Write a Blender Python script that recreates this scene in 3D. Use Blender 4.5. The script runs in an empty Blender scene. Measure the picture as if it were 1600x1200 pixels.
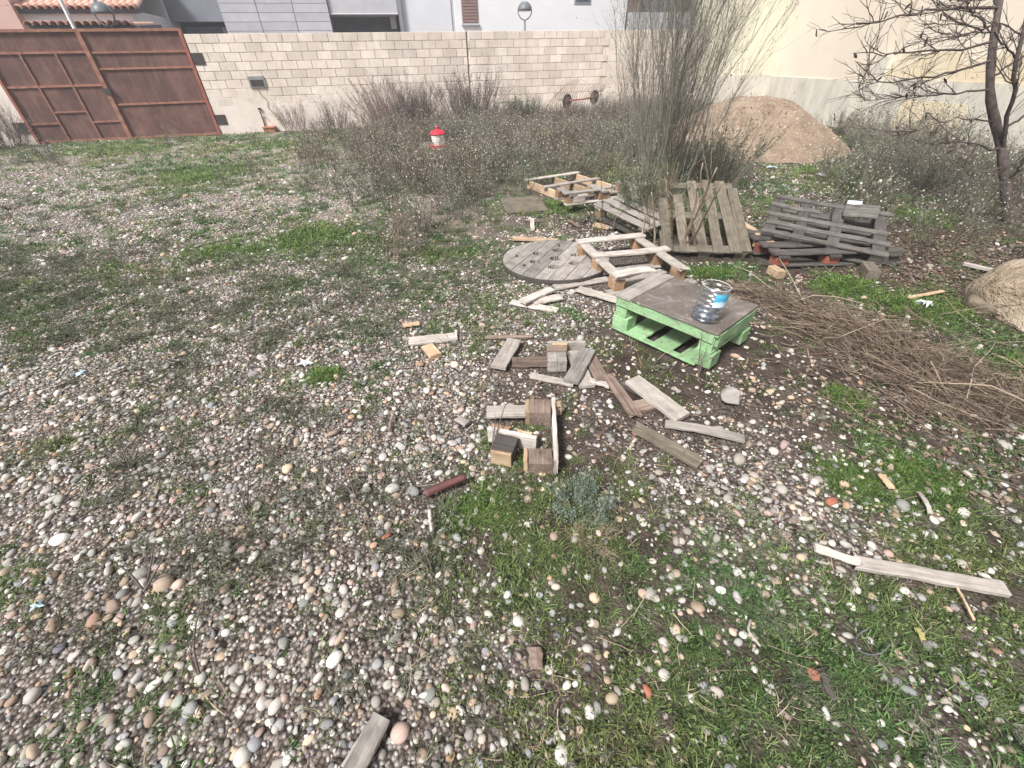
import bpy, bmesh, math, random
import numpy as np
from mathutils import Matrix, Vector, Euler

random.seed(7)
R = np.random.default_rng(11)
SC = bpy.context.scene
COL = SC.collection

# ------------------------------------------------------------------ camera, sky, sun, exposure
FPX, PITCH, ROLL, EYE = 648.0, math.radians(38.0), math.radians(-1.35), 1.6
fw = np.array([0, math.cos(PITCH), -math.sin(PITCH)])
_rt = np.array([1.0, 0, 0]); _up = np.cross(_rt, fw)
rt = math.cos(ROLL) * _rt + math.sin(ROLL) * _up
up = -math.sin(ROLL) * _rt + math.cos(ROLL) * _up
EYEP = np.array([0, 0, EYE])
cd = bpy.data.cameras.new('camera')
cd.sensor_fit = 'HORIZONTAL'; cd.sensor_width = 36.0; cd.lens = 36.0 * FPX / 1600.0
cd.clip_start = 0.05; cd.clip_end = 1500
cam = bpy.data.objects.new('camera', cd); COL.objects.link(cam)
cam.matrix_world = Matrix(((rt[0], up[0], -fw[0], 0), (rt[1], up[1], -fw[1], 0), (rt[2], up[2], -fw[2], EYE), (0, 0, 0, 1)))
SC.camera = cam

SUN_EL, SUN_AZ = math.radians(51), math.radians(-138)     # azimuth measured from +Y towards +X
world = bpy.data.worlds.new('World'); SC.world = world; world.use_nodes = True
wn, wl = world.node_tree.nodes, world.node_tree.links
sky = wn.new('ShaderNodeTexSky'); sky.sky_type = 'NISHITA'; sky.sun_disc = False
sky.sun_elevation = SUN_EL; sky.sun_rotation = SUN_AZ; sky.dust_density = 4.0; sky.air_density = 1.0
hs = wn.new('ShaderNodeHueSaturation'); hs.inputs['Saturation'].default_value = 0.45
wl.new(sky.outputs[0], hs.inputs['Color']); wl.new(hs.outputs[0], wn['Background'].inputs['Color'])
wn['Background'].inputs['Strength'].default_value = 0.085
sd = bpy.data.lights.new('sun', 'SUN'); sd.energy = 3.3; sd.angle = math.radians(12); sd.color = (1.0, 0.985, 0.965)
sun = bpy.data.objects.new('sun', sd); COL.objects.link(sun)
sdir = Vector((math.sin(SUN_AZ) * math.cos(SUN_EL), math.cos(SUN_AZ) * math.cos(SUN_EL), math.sin(SUN_EL)))
sun.rotation_euler = sdir.to_track_quat('Z', 'Y').to_euler()
SC.view_settings.view_transform = 'Standard'; SC.view_settings.look = 'None'
SC.view_settings.gamma = 1.0; SC.view_settings.exposure = 0.96

# ------------------------------------------------------------------ survey helpers (photo pixel -> place)
def ray(px, py): return fw * FPX + rt * (px - 800) + up * (600 - py)
def G(px, py, z=0.0):
    d = ray(px, py); return EYEP + d * ((z - EYE) / d[2])
def PY(px, py, Y):
    d = ray(px, py); return EYEP + d * (Y / d[1])
def topx(P):
    v = np.asarray(P, float) - EYEP; w = v @ fw
    w = np.where(np.abs(w) < 1e-6, 1e-6, w)
    return 800 + FPX * (v @ rt) / w, 600 - FPX * (v @ up) / w, w
WU = np.array([1, .25, 0]) / math.hypot(1, .25); WN = np.array([-.25, 1, 0]) / math.hypot(1, .25)
WP = np.array([-8.44, 14.4, 0.0])                       # foot of the back wall beside the gate
def W(px, py, off=0.0):
    d = ray(px, py); t = ((WP + WN * off - EYEP) @ WN) / (d @ WN); P = EYEP + d * t
    return float((P - WP) @ WU), float(P[2])
def wpt(s, off, z): return WP + WU * s + WN * off + np.array([0, 0, z])

def _hash(ix, iy, seed):
    h = (ix.astype(np.int64) * 374761393 + iy.astype(np.int64) * 668265263 + seed * 1442695041) & 0x7fffffff
    h = ((h ^ (h >> 13)) * 1274126177) & 0x7fffffff
    return ((h ^ (h >> 16)) & 0xffff) / 65535.0
def vnoise(x, y, seed=0):
    x = np.asarray(x, float); y = np.asarray(y, float)
    ix = np.floor(x); iy = np.floor(y); fx = x - ix; fy = y - iy
    fx = fx * fx * (3 - 2 * fx); fy = fy * fy * (3 - 2 * fy)
    ix = ix.astype(np.int64); iy = iy.astype(np.int64)
    a = _hash(ix, iy, seed); b = _hash(ix + 1, iy, seed); c = _hash(ix, iy + 1, seed); d = _hash(ix + 1, iy + 1, seed)
    return (a * (1 - fx) + b * fx) * (1 - fy) + (c * (1 - fx) + d * fx) * fy
def fbm(x, y, seed=0, oct=4):
    s = 0; a = .5; t = 0
    for k in range(oct):
        s = s + a * vnoise(np.asarray(x) * 2 ** k, np.asarray(y) * 2 ** k, seed + k); t += a; a *= .5
    return s / t
def gz(x, y):
    x = np.asarray(x, float); y = np.asarray(y, float)
    near = np.clip(1 - (np.hypot(x, y) - 20) / 20, 0, 1)
    return ((fbm(x * .55, y * .55, 3, 3) - .5) * .07 + (fbm(x * 3.1, y * 3.1, 9, 3) - .5) * .022) * near

# ------------------------------------------------------------------ object helpers
def mk_mesh(name, V, quads=None, tris=None, smooth=False):
    me = bpy.data.meshes.new(name)
    V = np.asarray(V, np.float32)
    q = np.zeros((0, 4), np.int32) if quads is None else np.asarray(quads, np.int32).reshape(-1, 4)
    t = np.zeros((0, 3), np.int32) if tris is None else np.asarray(tris, np.int32).reshape(-1, 3)
    me.vertices.add(len(V)); me.vertices.foreach_set('co', V.ravel())
    me.loops.add(len(q) * 4 + len(t) * 3); me.polygons.add(len(q) + len(t))
    me.loops.foreach_set('vertex_index', np.concatenate([q.ravel(), t.ravel()]))
    st = np.concatenate([np.arange(len(q)) * 4, len(q) * 4 + np.arange(len(t)) * 3]).astype(np.int32)
    me.polygons.foreach_set('loop_start', st)
    me.polygons.foreach_set('use_smooth', np.full(len(st), smooth))
    me.update(calc_edges=True); me.validate()
    return me
class MB:
    def __init__(s): s.V = []; s.Q = []; s.T = []; s.n = 0
    def add(s, V, Q=None, T=None):
        V = np.asarray(V, float).reshape(-1, 3)
        s.V.append(V)
        if Q is not None and len(Q): s.Q.append(np.asarray(Q, int).reshape(-1, 4) + s.n)
        if T is not None and len(T): s.T.append(np.asarray(T, int).reshape(-1, 3) + s.n)
        s.n += len(V); return s
    def mesh(s, name, smooth=False):
        return mk_mesh(name, np.concatenate(s.V), np.concatenate(s.Q) if s.Q else None, np.concatenate(s.T) if s.T else None, smooth)
def link(name, me, mat=None, parent=None, loc=None, rot=None, kind=None):
    o = bpy.data.objects.new(name, me); COL.objects.link(o)
    if mat is not None and me is not None and not me.materials: me.materials.append(mat)
    if parent is not None: o.parent = parent
    if loc is not None: o.location = loc
    if rot is not None: o.rotation_euler = rot
    if kind: o['kind'] = kind
    return o
def tag(o, label, cat, group=None):
    o['label'] = label; o['category'] = cat
    if group: o['group'] = group
    return o
def empty(name, label, cat, M=None, group=None):
    o = bpy.data.objects.new(name, None); COL.objects.link(o); o.empty_display_size = .1
    if M is not None:
        o.matrix_world = M if isinstance(M, Matrix) else Matrix.Translation(Vector(M))
    return tag(o, label, cat, group)
BOXQ = [(0, 3, 2, 1), (4, 5, 6, 7), (0, 1, 5, 4), (1, 2, 6, 5), (2, 3, 7, 6), (3, 0, 4, 7)]
def box_v(c, h):
    c = np.asarray(c, float); h = np.asarray(h, float)
    return np.array([c + h * np.array(k) for k in ((-1, -1, -1), (1, -1, -1), (1, 1, -1), (-1, 1, -1), (-1, -1, 1), (1, -1, 1), (1, 1, 1), (-1, 1, 1))])
def bevelled_box(name, sx, sy, sz, b=.004):
    bm = bmesh.new(); bmesh.ops.create_cube(bm, size=1.0)
    bmesh.ops.scale(bm, vec=(sx, sy, sz), verts=bm.verts)
    bmesh.ops.bevel(bm, geom=list(bm.edges), offset=b, segments=1, affect='EDGES', profile=.5)
    me = bpy.data.meshes.new(name); bm.to_mesh(me); bm.free(); return me
def wbox(mb, s0, s1, o0, o1, z0, z1):
    P = [wpt(s, o, z) for z in (z0, z1) for s, o in ((s0, o0), (s1, o0), (s1, o1), (s0, o1))]
    mb.add(P, BOXQ)
def lathe(prof, k=24, cap0=True, cap1=True):
    prof = np.asarray(prof, float); n = len(prof); a = np.arange(k) * 2 * math.pi / k
    V = np.stack([prof[:, :1] * np.cos(a), prof[:, :1] * np.sin(a), np.repeat(prof[:, 1:], k, 1)], -1).reshape(-1, 3)
    i = np.arange(n - 1)[:, None] * k; j = np.arange(k); j2 = (j + 1) % k
    Q = np.stack([i + j, i + j2, i + k + j2, i + k + j], -1).reshape(-1, 4)
    T = []
    V = list(V)
    if cap0:
        V.append((0, 0, prof[0, 1])); T += [(len(V) - 1, (q + 1) % k, q) for q in range(k)]
    if cap1:
        V.append((0, 0, prof[-1, 1])); b = (n - 1) * k; T += [(len(V) - 1, b + q, b + (q + 1) % k) for q in range(k)]
    return np.array(V), Q, np.array(T) if T else None
def tubes(P, Rd, k=4):
    """P (m,n,3) poly-lines, Rd (m,n) radii -> verts, quads"""
    P = np.asarray(P, float); Rd = np.asarray(Rd, float)
    m, n = P.shape[:2]
    T = np.gradient(P, axis=1); T /= np.linalg.norm(T, axis=2, keepdims=True) + 1e-9
    ref = np.where(np.abs(T[:, :1, 2:3]) > .8, np.array([[[1.0, 0, 0]]]), np.array([[[0, 0, 1.0]]]))
    ref = np.repeat(ref, n, 1)
    A = np.cross(T, ref); A /= np.linalg.norm(A, axis=2, keepdims=True) + 1e-9
    B = np.cross(T, A)
    a = np.arange(k) * 2 * math.pi / k
    V = P[:, :, None, :] + Rd[:, :, None, None] * (A[:, :, None, :] * np.cos(a)[:, None] + B[:, :, None, :] * np.sin(a)[:, None])
    V = V.reshape(-1, 3)
    base = (np.arange(m)[:, None, None] * n + np.arange(n - 1)[None, :, None]) * k
    j = np.arange(k); j2 = (j + 1) % k
    Q = np.stack([base + j, base + j2, base + k + j2, base + k + j], -1).reshape(-1, 4)
    return V, Q
def resample(path, n):
    path = np.asarray(path, float); d = np.r_[0, np.cumsum(np.linalg.norm(np.diff(path, axis=0), axis=1))]
    t = np.linspace(0, d[-1], n); P = np.stack([np.interp(t, d, path[:, i]) for i in range(3)], 1)
    for _ in range(2): P[1:-1] = (P[:-2] + 2 * P[1:-1] + P[2:]) / 4
    return P
def onetube(path, r0, r1, n=10, k=8, jit=0.0, rng=R):
    P = resample(path, n)
    if jit: P[1:-1] += rng.normal(0, jit, (n - 2, 3))
    rr = np.linspace(r0, r1, n)
    V, Q = tubes(P[None], rr[None], k)
    V = np.vstack([V, P[0], P[-1]]); T = [(len(V) - 2, (q + 1) % k, q) for q in range(k)] + [(len(V) - 1, (n - 1) * k + q, (n - 1) * k + (q + 1) % k) for q in range(k)]
    return V, Q, T
def unit(v): return v / (np.linalg.norm(v, axis=-1, keepdims=True) + 1e-9)
def grow(rng, base, dirs, length, n, curve=.0, wob=.04, gravity=0.0):
    """m paths from base (m,3) along dirs; curve bends them upwards"""
    m = len(base); P = np.zeros((m, n, 3)); P[:, 0] = base; d = unit(dirs); st = (np.asarray(length) / (n - 1)).reshape(-1, 1) * np.ones((m, 1))
    for i in range(1, n):
        d = unit(d + rng.normal(0, wob, (m, 3)) + np.array([0, 0, curve - gravity]))
        P[:, i] = P[:, i - 1] + d * st
    return P
def offshoots(rng, P, count, length, n, side=.7, curve=.05, wob=.08, tmin=.2):
    m, N = P.shape[:2]; i = rng.integers(0, m, count); t = rng.uniform(tmin, .98, count) * (N - 1)
    k = np.minimum(t.astype(int), N - 2); f = (t - k)[:, None]
    b = P[i, k] * (1 - f) + P[i, k + 1] * f; tan = unit(P[i, k + 1] - P[i, k])
    d = unit(tan + side * unit(rng.normal(0, 1, (count, 3))))
    return grow(rng, b, d, length * rng.uniform(.4, 1.2, count), n, curve, wob)
def taper(m, n, r0, r1, rng=None):
    r = np.repeat(np.linspace(r0, r1, n)[None], m, 0)
    if rng is not None: r = r * rng.uniform(.65, 1.35, (m, 1))
    return r
def leafquads(rng, pos, size, aspect=.45, upbias=.2):
    """folded-diamond leaves at pos"""
    m = len(pos); d = unit(rng.normal(0, 1, (m, 3)) + np.array([0, 0, upbias])); s = unit(np.cross(d, rng.normal(0, 1, (m, 3))))
    L = (size * rng.uniform(.6, 1.3, m))[:, None]; w = L * aspect * .5
    nrm = np.cross(d, s)
    V = np.stack([pos, pos + d * L * .5 + s * w + nrm * w * .4, pos + d * L, pos + d * L * .5 - s * w + nrm * w * .4], 1).reshape(-1, 3)
    b = np.arange(m)[:, None] * 4
    return V, np.concatenate([b + np.array([[0, 1, 2]]), b + np.array([[0, 2, 3]])])

# ------------------------------------------------------------------ materials
def srgb(*c):
    c = np.array(c, float) / 255.0
    return tuple(np.where(c <= .04045, c / 12.92, ((c + .055) / 1.055) ** 2.4)) + (1.0,)
def lin(r, g, b): return (r, g, b, 1.0)
class Mat:
    def __init__(s, name):
        s.m = bpy.data.materials.new(name); s.m.use_nodes = True; s.t = s.m.node_tree; s.N = s.t.nodes; s.L = s.t.links
        s.b = s.N['Principled BSDF']; s.b.inputs['Roughness'].default_value = .85
        s.b.inputs['Specular IOR Level'].default_value = .25
    def n(s, typ, **kw):
        nd = s.N.new(typ)
        for k, v in kw.items():
            if k in nd.inputs: nd.inputs[k].default_value = v
            else: setattr(nd, k, v)
        return nd
    def l(s, a, b): s.L.new(a, b)
    def coord(s, which='Object', scale=(1, 1, 1), rnd=False):
        tc = s.n('ShaderNodeTexCoord'); mp = s.n('ShaderNodeMapping'); mp.inputs['Scale'].default_value = scale
        if rnd:
            oi = s.n('ShaderNodeObjectInfo'); mu = s.n('ShaderNodeMath', operation='MULTIPLY'); mu.inputs[1].default_value = 37.0
            s.l(oi.outputs['Random'], mu.inputs[0]); s.l(mu.outputs[0], mp.inputs['Location'])
        s.l(tc.outputs[which], mp.inputs[0]); return mp.outputs[0]
    def noise(s, vec, scale, detail=5, rough=.6, dist=0.0):
        nd = s.n('ShaderNodeTexNoise'); nd.inputs['Scale'].default_value = scale; nd.inputs['Detail'].default_value = detail
        nd.inputs['Roughness'].default_value = rough; nd.inputs['Distortion'].default_value = dist; s.l(vec, nd.inputs['Vector']); return nd.outputs['Fac']
    def ramp(s, fac, stops):
        nd = s.n('ShaderNodeValToRGB'); e = nd.color_ramp.elements
        while len(e) < len(stops): e.new(.5)
        for x, (p, c) in zip(e, stops): x.position = p; x.color = c if len(c) == 4 else (*c, 1)
        s.l(fac, nd.inputs[0]); return nd.outputs[0]
    def mix(s, fac, a, b, mode='MIX'):
        nd = s.n('ShaderNodeMix', data_type='RGBA', blend_type=mode)
        for sock, v in ((nd.inputs[0], fac), (nd.inputs[6], a), (nd.inputs[7], b)):
            if isinstance(v, (int, float)): sock.default_value = v
            elif isinstance(v, tuple): sock.default_value = v
            else: s.l(v, sock)
        return nd.outputs[2]
    def randval(s, lo, hi):
        oi = s.n('ShaderNodeObjectInfo'); mr = s.n('ShaderNodeMapRange'); mr.inputs[3].default_value = lo; mr.inputs[4].default_value = hi
        s.l(oi.outputs['Random'], mr.inputs[0]); return mr.outputs[0]
    def scalecol(s, col, fac):
        vm = s.n('ShaderNodeVectorMath', operation='SCALE'); s.l(col, vm.inputs[0]) if not isinstance(col, tuple) else setattr(vm.inputs[0], 'default_value', col[:3])
        s.l(fac, vm.inputs['Scale']); return vm.outputs[0]
    def bump(s, h, strength=.4, dist=.01):
        b = s.n('ShaderNodeBump'); b.inputs['Strength'].default_value = strength; b.inputs['Distance'].default_value = dist
        s.l(h, b.inputs['Height']); s.l(b.outputs[0], s.b.inputs['Normal'])
    def col(s, c):
        if isinstance(c, tuple): s.b.inputs['Base Color'].default_value = c
        else: s.l(c, s.b.inputs['Base Color'])
        return s
    def attr(s, name, typ='INSTANCER'):
        a = s.n('ShaderNodeAttribute'); a.attribute_type = typ; a.attribute_name = name; return a.outputs['Color']

def mottled(name, c1, c2, scale=6, rough=.85, bump=.3, bscale=60, c3=None, rnd=(.85, 1.15), dist=.004, coord='Object'):
    m = Mat(name); v = m.coord(coord, rnd=(coord == 'Object')); f = m.noise(v, scale, 6, .65)
    stops = [(.32, c1), (.68, c2)] if c3 is None else [(.28, c1), (.5, c2), (.74, c3)]
    c = m.ramp(f, stops); c = m.scalecol(c, m.randval(*rnd)); m.col(c); m.b.inputs['Roughness'].default_value = rough
    if bump: m.bump(m.noise(v, bscale, 4, .7), bump, dist)
    return m.m
def wood(name, dark, midc, light, rnd=(.75, 1.2), stain=None, rough=.85):
    m = Mat(name); v = m.coord('Object', rnd=True)
    mp = m.n('ShaderNodeMapping'); mp.inputs['Scale'].default_value = (3, 70, 70); m.l(v, mp.inputs[0])
    g = m.noise(mp.outputs[0], 1.0, 6, .7, .6); c = m.ramp(g, [(.25, dark), (.5, midc), (.75, light)])
    p = m.noise(v, 9, 4, .6)
    c = m.mix(m.ramp(p, [(.45, (0, 0, 0)), (.7, (.72, .72, .72))]), c, stain or dark)
    vo = m.n('ShaderNodeTexVoronoi'); vo.inputs['Scale'].default_value = 7; m.l(v, vo.inputs['Vector'])
    c = m.mix(m.ramp(vo.outputs['Distance'], [(.035, (.75, .75, .75)), (.075, (0, 0, 0))]), c, tuple(x * .45 for x in dark[:3]) + (1,))
    m.col(m.scalecol(c, m.randval(*rnd))); m.b.inputs['Roughness'].default_value = rough
    m.bump(g, .5, .003); return m.m
def leafmat(name, c1, c2, tint=False, trans=.25, rough=.6):
    m = Mat(name); oi = m.n('ShaderNodeObjectInfo'); geo = m.n('ShaderNodeNewGeometry')
    c = m.ramp(geo.outputs['Random Per Island'], [(0, c1), (1, c2)])
    if tint: c = m.mix(1.0, c, m.attr('tint'), 'MULTIPLY')
    m.col(c); m.b.inputs['Roughness'].default_value = rough
    if trans:
        tr = m.n('ShaderNodeBsdfTranslucent'); m.l(c, tr.inputs[0]) if not isinstance(c, tuple) else None
        mx = m.n('ShaderNodeMixShader'); mx.inputs[0].default_value = trans
        m.l(m.b.outputs[0], mx.inputs[1]); m.l(tr.outputs[0], mx.inputs[2]); m.l(mx.outputs[0], m.N['Material Output'].inputs[0])
    return m.m

M_ = {}
M_['grey_wood'] = wood('grey weathered wood', lin(.13, .115, .10), lin(.27, .245, .22), lin(.40, .37, .34))
M_['pale_wood'] = wood('pale weathered wood', lin(.24, .205, .175), lin(.42, .375, .335), lin(.56, .51, .47))
M_['tan_wood'] = wood('tan wood', lin(.25, .165, .10), lin(.42, .305, .20), lin(.55, .43, .31))
M_['brown_wood'] = wood('reddish brown wood', lin(.09, .06, .046), lin(.20, .148, .12), lin(.32, .25, .21))
M_['dark_wood'] = wood('dark wet wood', lin(.04, .034, .03), lin(.085, .073, .065), lin(.15, .135, .125))
M_['slate_wood'] = wood('slate grey wood', lin(.048, .043, .039), lin(.11, .10, .092), lin(.20, .185, .172))
M_['moss_wood'] = wood('olive grey wood', lin(.07, .058, .043), lin(.155, .132, .10), lin(.25, .22, .175))
M_['redblock'] = wood('red chipboard block', lin(.16, .05, .035), lin(.24, .085, .06), lin(.3, .12, .09))
M_['block_wood'] = wood('chip block wood', lin(.18, .105, .062), lin(.32, .205, .13), lin(.43, .30, .20))
M_['bark'] = mottled('bark', lin(.045, .034, .03), lin(.125, .10, .09), 22, .9, .7, 90)

def paint_green():
    m = Mat('mint green paint'); v = m.coord('Object', rnd=True)
    p = m.noise(v, 8, 6, .7); c = m.ramp(p, [(.3, lin(.19, .33, .16)), (.6, lin(.27, .45, .235)), (.8, lin(.33, .50, .29))])
    w = m.noise(v, 26, 5, .75, .4)
    c = m.mix(m.ramp(w, [(.53, (0, 0, 0)), (.61, (.8, .8, .8))]), c, lin(.20, .17, .13))
    mp = m.n('ShaderNodeMapping'); mp.inputs['Scale'].default_value = (3, 80, 80); m.l(v, mp.inputs[0]); g = m.noise(mp.outputs[0], 1.0, 6, .75, .6)
    c = m.mix(m.ramp(g, [(.28, (.75, .75, .75)), (.45, (0, 0, 0))]), c, lin(.13, .17, .10))
    c = m.mix(m.ramp(m.noise(v, 13, 5, .7), [(.5, (0, 0, 0)), (.8, (.5, .5, .5))]), c, lin(.34, .46, .33))
    m.col(m.scalecol(c, m.randval(.8, 1.12))); m.b.inputs['Roughness'].default_value = .65; m.bump(g, .45, .003); return m.m
M_['green_paint'] = paint_green()
def deck_panel():
    m = Mat('worn dark board'); v = m.coord('Object', rnd=True)
    p = m.noise(v, 5, 7, .75, .5); c = m.ramp(p, [(.3, lin(.075, .06, .05)), (.55, lin(.14, .12, .105)), (.72, lin(.27, .25, .235))])
    q = m.noise(v, 17, 4, .6, 1.2); c = m.mix(m.ramp(q, [(.63, (0, 0, 0)), (.69, (.6, .6, .6))]), c, lin(.42, .36, .32))
    m.col(c); m.b.inputs['Roughness'].default_value = .7; m.bump(p, .25, .003); return m.m
M_['deck_panel'] = deck_panel()

# ------------------------------------------------------------------ boards
FOOT = []                                                # footprints kept free of stones and grass (x, y, ax, ay, hl, hw, clearance z)
def plank_mesh(L, Wd, T, rag0=0.0, rag1=0.0, bend=0.0, seed=0, n=9, twist=0.0, split=0.0):
    r = np.random.default_rng(seed + 1000); b = min(.004, T * .25)
    h, t = Wd / 2, T / 2
    sec = np.array([(-h + b, -t), (0, -t), (h - b, -t), (h, -t + b), (h, t - b), (h - b, t), (.2 * h, t), (-.3 * h, t), (-h + b, t), (-h, t - b), (-h, -t + b)])
    k = len(sec); xs = np.linspace(-L / 2, L / 2, n); V = []
    wy = r.normal(0, .0015, n) + bend * .3 * np.sin(np.linspace(0, math.pi, n)); wz = bend * np.sin(np.linspace(0, math.pi, n))
    for i, x in enumerate(xs):
        e = r.normal(0, .0009, (k, 2)); y = sec[:, 0] + e[:, 0] + wy[i]; z = sec[:, 1] + e[:, 1] + wz[i] + twist * (i / (n - 1) - .5) * sec[:, 0]
        X = np.full(k, x)
        if i == 0: X = X + np.interp(sec[:, 0], np.linspace(-h, h, 7), r.uniform(0, 1, 7)) * rag0 + r.uniform(0, 1, k) * rag0 * .25
        if i == n - 1: X = X - np.interp(sec[:, 0], np.linspace(-h, h, 7), r.uniform(0, 1, 7)) * rag1 - r.uniform(0, 1, k) * rag1 * .25
        V.append(np.stack([X, y, z], 1))
    V = np.concatenate(V); i = np.arange(n - 1)[:, None] * k; j = np.arange(k); j2 = (j + 1) % k
    Q = np.stack([i + j, i + j2, i + k + j2, i + k + j], -1).reshape(-1, 4)
    c0, c1 = V[:k].mean(0), V[-k:].mean(0); V = np.vstack([V, c0, c1]); a = len(V) - 2
    T3 = [(a, (q + 1) % k, q) for q in range(k)] + [(a + 1, (n - 1) * k + q, (n - 1) * k + (q + 1) % k) for q in range(k)]
    return mk_mesh('board', V, Q[:, ::-1], np.array(T3)[:, ::-1])
_sd = [0]
def bd(root, name, c, size, mat, rot=(0, 0, 0), label=None, **kw):
    """one board or block of a thing, in the thing's own axes; long side along local x before rot"""
    _sd[0] += 1
    L, Wd, T = size
    if L < .2 and 'rag0' not in kw: kw = dict(kw, n=4)
    o = link(name, plank_mesh(L, Wd, T, seed=_sd[0], **kw), M_[mat], root, c, rot)
    if label: o['label'] = label
    return o
def foot(O, ax, hl, hw, zc):
    ax = np.asarray(ax[:2], float); ax = ax / np.linalg.norm(ax); FOOT.append((O[0], O[1], ax[0], ax[1], hl, hw, zc))
def pose3(o, x, y):
    O, X, Yp = G(*o), G(*x), G(*y); ex = unit(X - O); ey = Yp - O; ey = unit(ey - (ey @ ex) * ex); ez = np.cross(ex, ey)
    return Matrix(((ex[0], ey[0], ez[0], O[0]), (ex[1], ey[1], ez[1], O[1]), (ex[2], ey[2], ez[2], O[2]), (0, 0, 0, 1))), float(np.linalg.norm(X - O)), float(abs((Yp - O) @ ey))
def loose(name, label, cat, p1, p2, w, t, mat, z=.018, z2=None, roll=0.0, group='loose pallet planks on the gravel', **kw):
    """a loose board lying on the ground between two surveyed end points"""
    z2 = z if z2 is None else z2
    A = G(*p1, z); B = G(*p2, z2); d = B - A; L = float(np.linalg.norm(d)); c = (A + B) / 2; c[2] += float(gz(c[0], c[1]))
    ex = d / L; ey = unit(np.cross([0, 0, 1], ex)); ez = np.cross(ex, ey)
    M = Matrix(((ex[0], ey[0], ez[0], c[0]), (ex[1], ey[1], ez[1], c[1]), (ex[2], ey[2], ez[2], c[2]), (0, 0, 0, 1))) @ Matrix.Rotation(roll, 4, 'X')
    _sd[0] += 1
    o = link(name, plank_mesh(L, w, t, seed=_sd[0], **kw), M_[mat]); o.matrix_world = M
    foot(c, ex, L / 2 + .01, (w if abs(math.sin(roll)) < .5 else t) / 2 + .01, min(z, z2))
    return tag(o, label, cat, group)

# ================================================================== GROUND
GRS = """4545443333442354
2365323334544554
1222342333844211
2234554421231122
3432344421254324
5532223431111265
4332222322211146
3222231112111124
1122211121111311
1232211241000221
2322221453112354
1111221464222355
1111234565322356
1111124576543465
1121124577665656
1221123566776755
1211122456677644
1111112456777743
0111112566787644
1111002466787755"""
STN = """4444322222222222
6657653222245322
8888754223345211
7778755355323111
6668755465322111
6677777676432111
7777777754222222
9877789742132222
9987899743344333
9877899744455433
8678888644577534
9999987523577643
9999877423467543
9999886422345433
9989986533334332
9889998644333233
9999999754432333
9999999754432233
9999999755433223
9999999854433333"""
WEED = """0000003688741000
0000048987410562
0000028852321464
0000026611310344
0000003100000134
0000000000000000"""
MAT_ = """1111111110000111
2211111110001222
3322211111001222
5442223200000011
6543344310000000
5443454310000000
4444443210000011
3333222110000111
2344321110000111
2444432110000111
3444433221110011
2233333322111111
2223344332221111
1334433332222111
2334223332222111
2432223332221111
3332222222221111
1222222222221111
1222212222221111
1121111222221111"""
def togrid(s): return np.array([[int(c) for c in r] for r in s.split('\n')], float) / 9
GRIDS = dict(grass=(togrid(GRS), 225.), stone=(togrid(STN), 225.), weed=(togrid(WEED), 175.), mat=(togrid(MAT_), 225.))
def field(name, x, y):
    """surveyed ground cover at ground points, 0..1"""
    g, y0 = GRIDS[name]
    px, py, w = topx(np.stack([x, y, np.zeros_like(x)], -1))
    wx = (fbm(x * 1.7, y * 1.7, 21, 3) - .5) * 90; wy = (fbm(x * 1.7, y * 1.7, 31, 3) - .5) * 50
    u = np.clip((px + wx - 50) / 100, 0, g.shape[1] - 1.001); v = np.clip((py + wy - y0) / 50, 0, g.shape[0] - 1.001)
    if name == 'weed': v = np.where(py + wy > y0 + 50 * (g.shape[0] - 1), g.shape[0] - 1.001, v)
    i, j = v.astype(int), u.astype(int); fv, fu = v - i, u - j
    return (g[i, j] * (1 - fu) + g[i, j + 1] * fu) * (1 - fv) + (g[i + 1, j] * (1 - fu) + g[i + 1, j + 1] * fu) * fv
def patchy(f, x, y, seed, scale=2.2, k=.9):
    return np.clip(f + k * (fbm(x * scale, y * scale, seed, 4) - .5), 0, 1)

def axis_coords(lo, hi, step, grow_, far):
    a = [0.0]
    while a[-1] < hi: a.append(a[-1] + step * (1 + grow_ * abs(a[-1])))
    b = [0.0]
    while b[-1] > lo: b.append(b[-1] - step * (1 + grow_ * abs(b[-1])))
    return np.array(sorted(set([-far, -far / 3, -far / 8, lo - 8] + b + a + [hi + 8, far / 8, far / 3, far])))
gx = axis_coords(-24, 16, .024, .14, 600); gy = axis_coords(-2, 28, .02, .16, 600)
X, Y = np.meshgrid(gx, gy); xs, ys = X.ravel(), Y.ravel()
Vg = np.stack([xs, ys, gz(xs, ys)], 1)
nx, ny = len(gx), len(gy); ii = (np.arange(ny - 1)[:, None] * nx + np.arange(nx - 1)).ravel()
gm = mk_mesh('ground', Vg, np.stack([ii, ii + 1, ii + nx + 1, ii + nx], 1), smooth=True)
fs = patchy(field('stone', xs, ys), xs, ys, 41, 2.5, .5); fg = patchy(field('grass', xs, ys), xs, ys, 51, 2.5, .7)
ca = gm.color_attributes.new('cover', 'FLOAT_COLOR', 'POINT')
ca.data.foreach_set('color', np.stack([fs, fg, np.clip((ys - 3.0) / 4, 0, 1) * np.clip((1.2 - xs) / 2.5, 0, 1) * np.clip(fbm(xs * .8, ys * .8, 61, 4) * 1.7, 0, 1), np.ones_like(xs)], 1).astype(np.float32).ravel())
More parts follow.
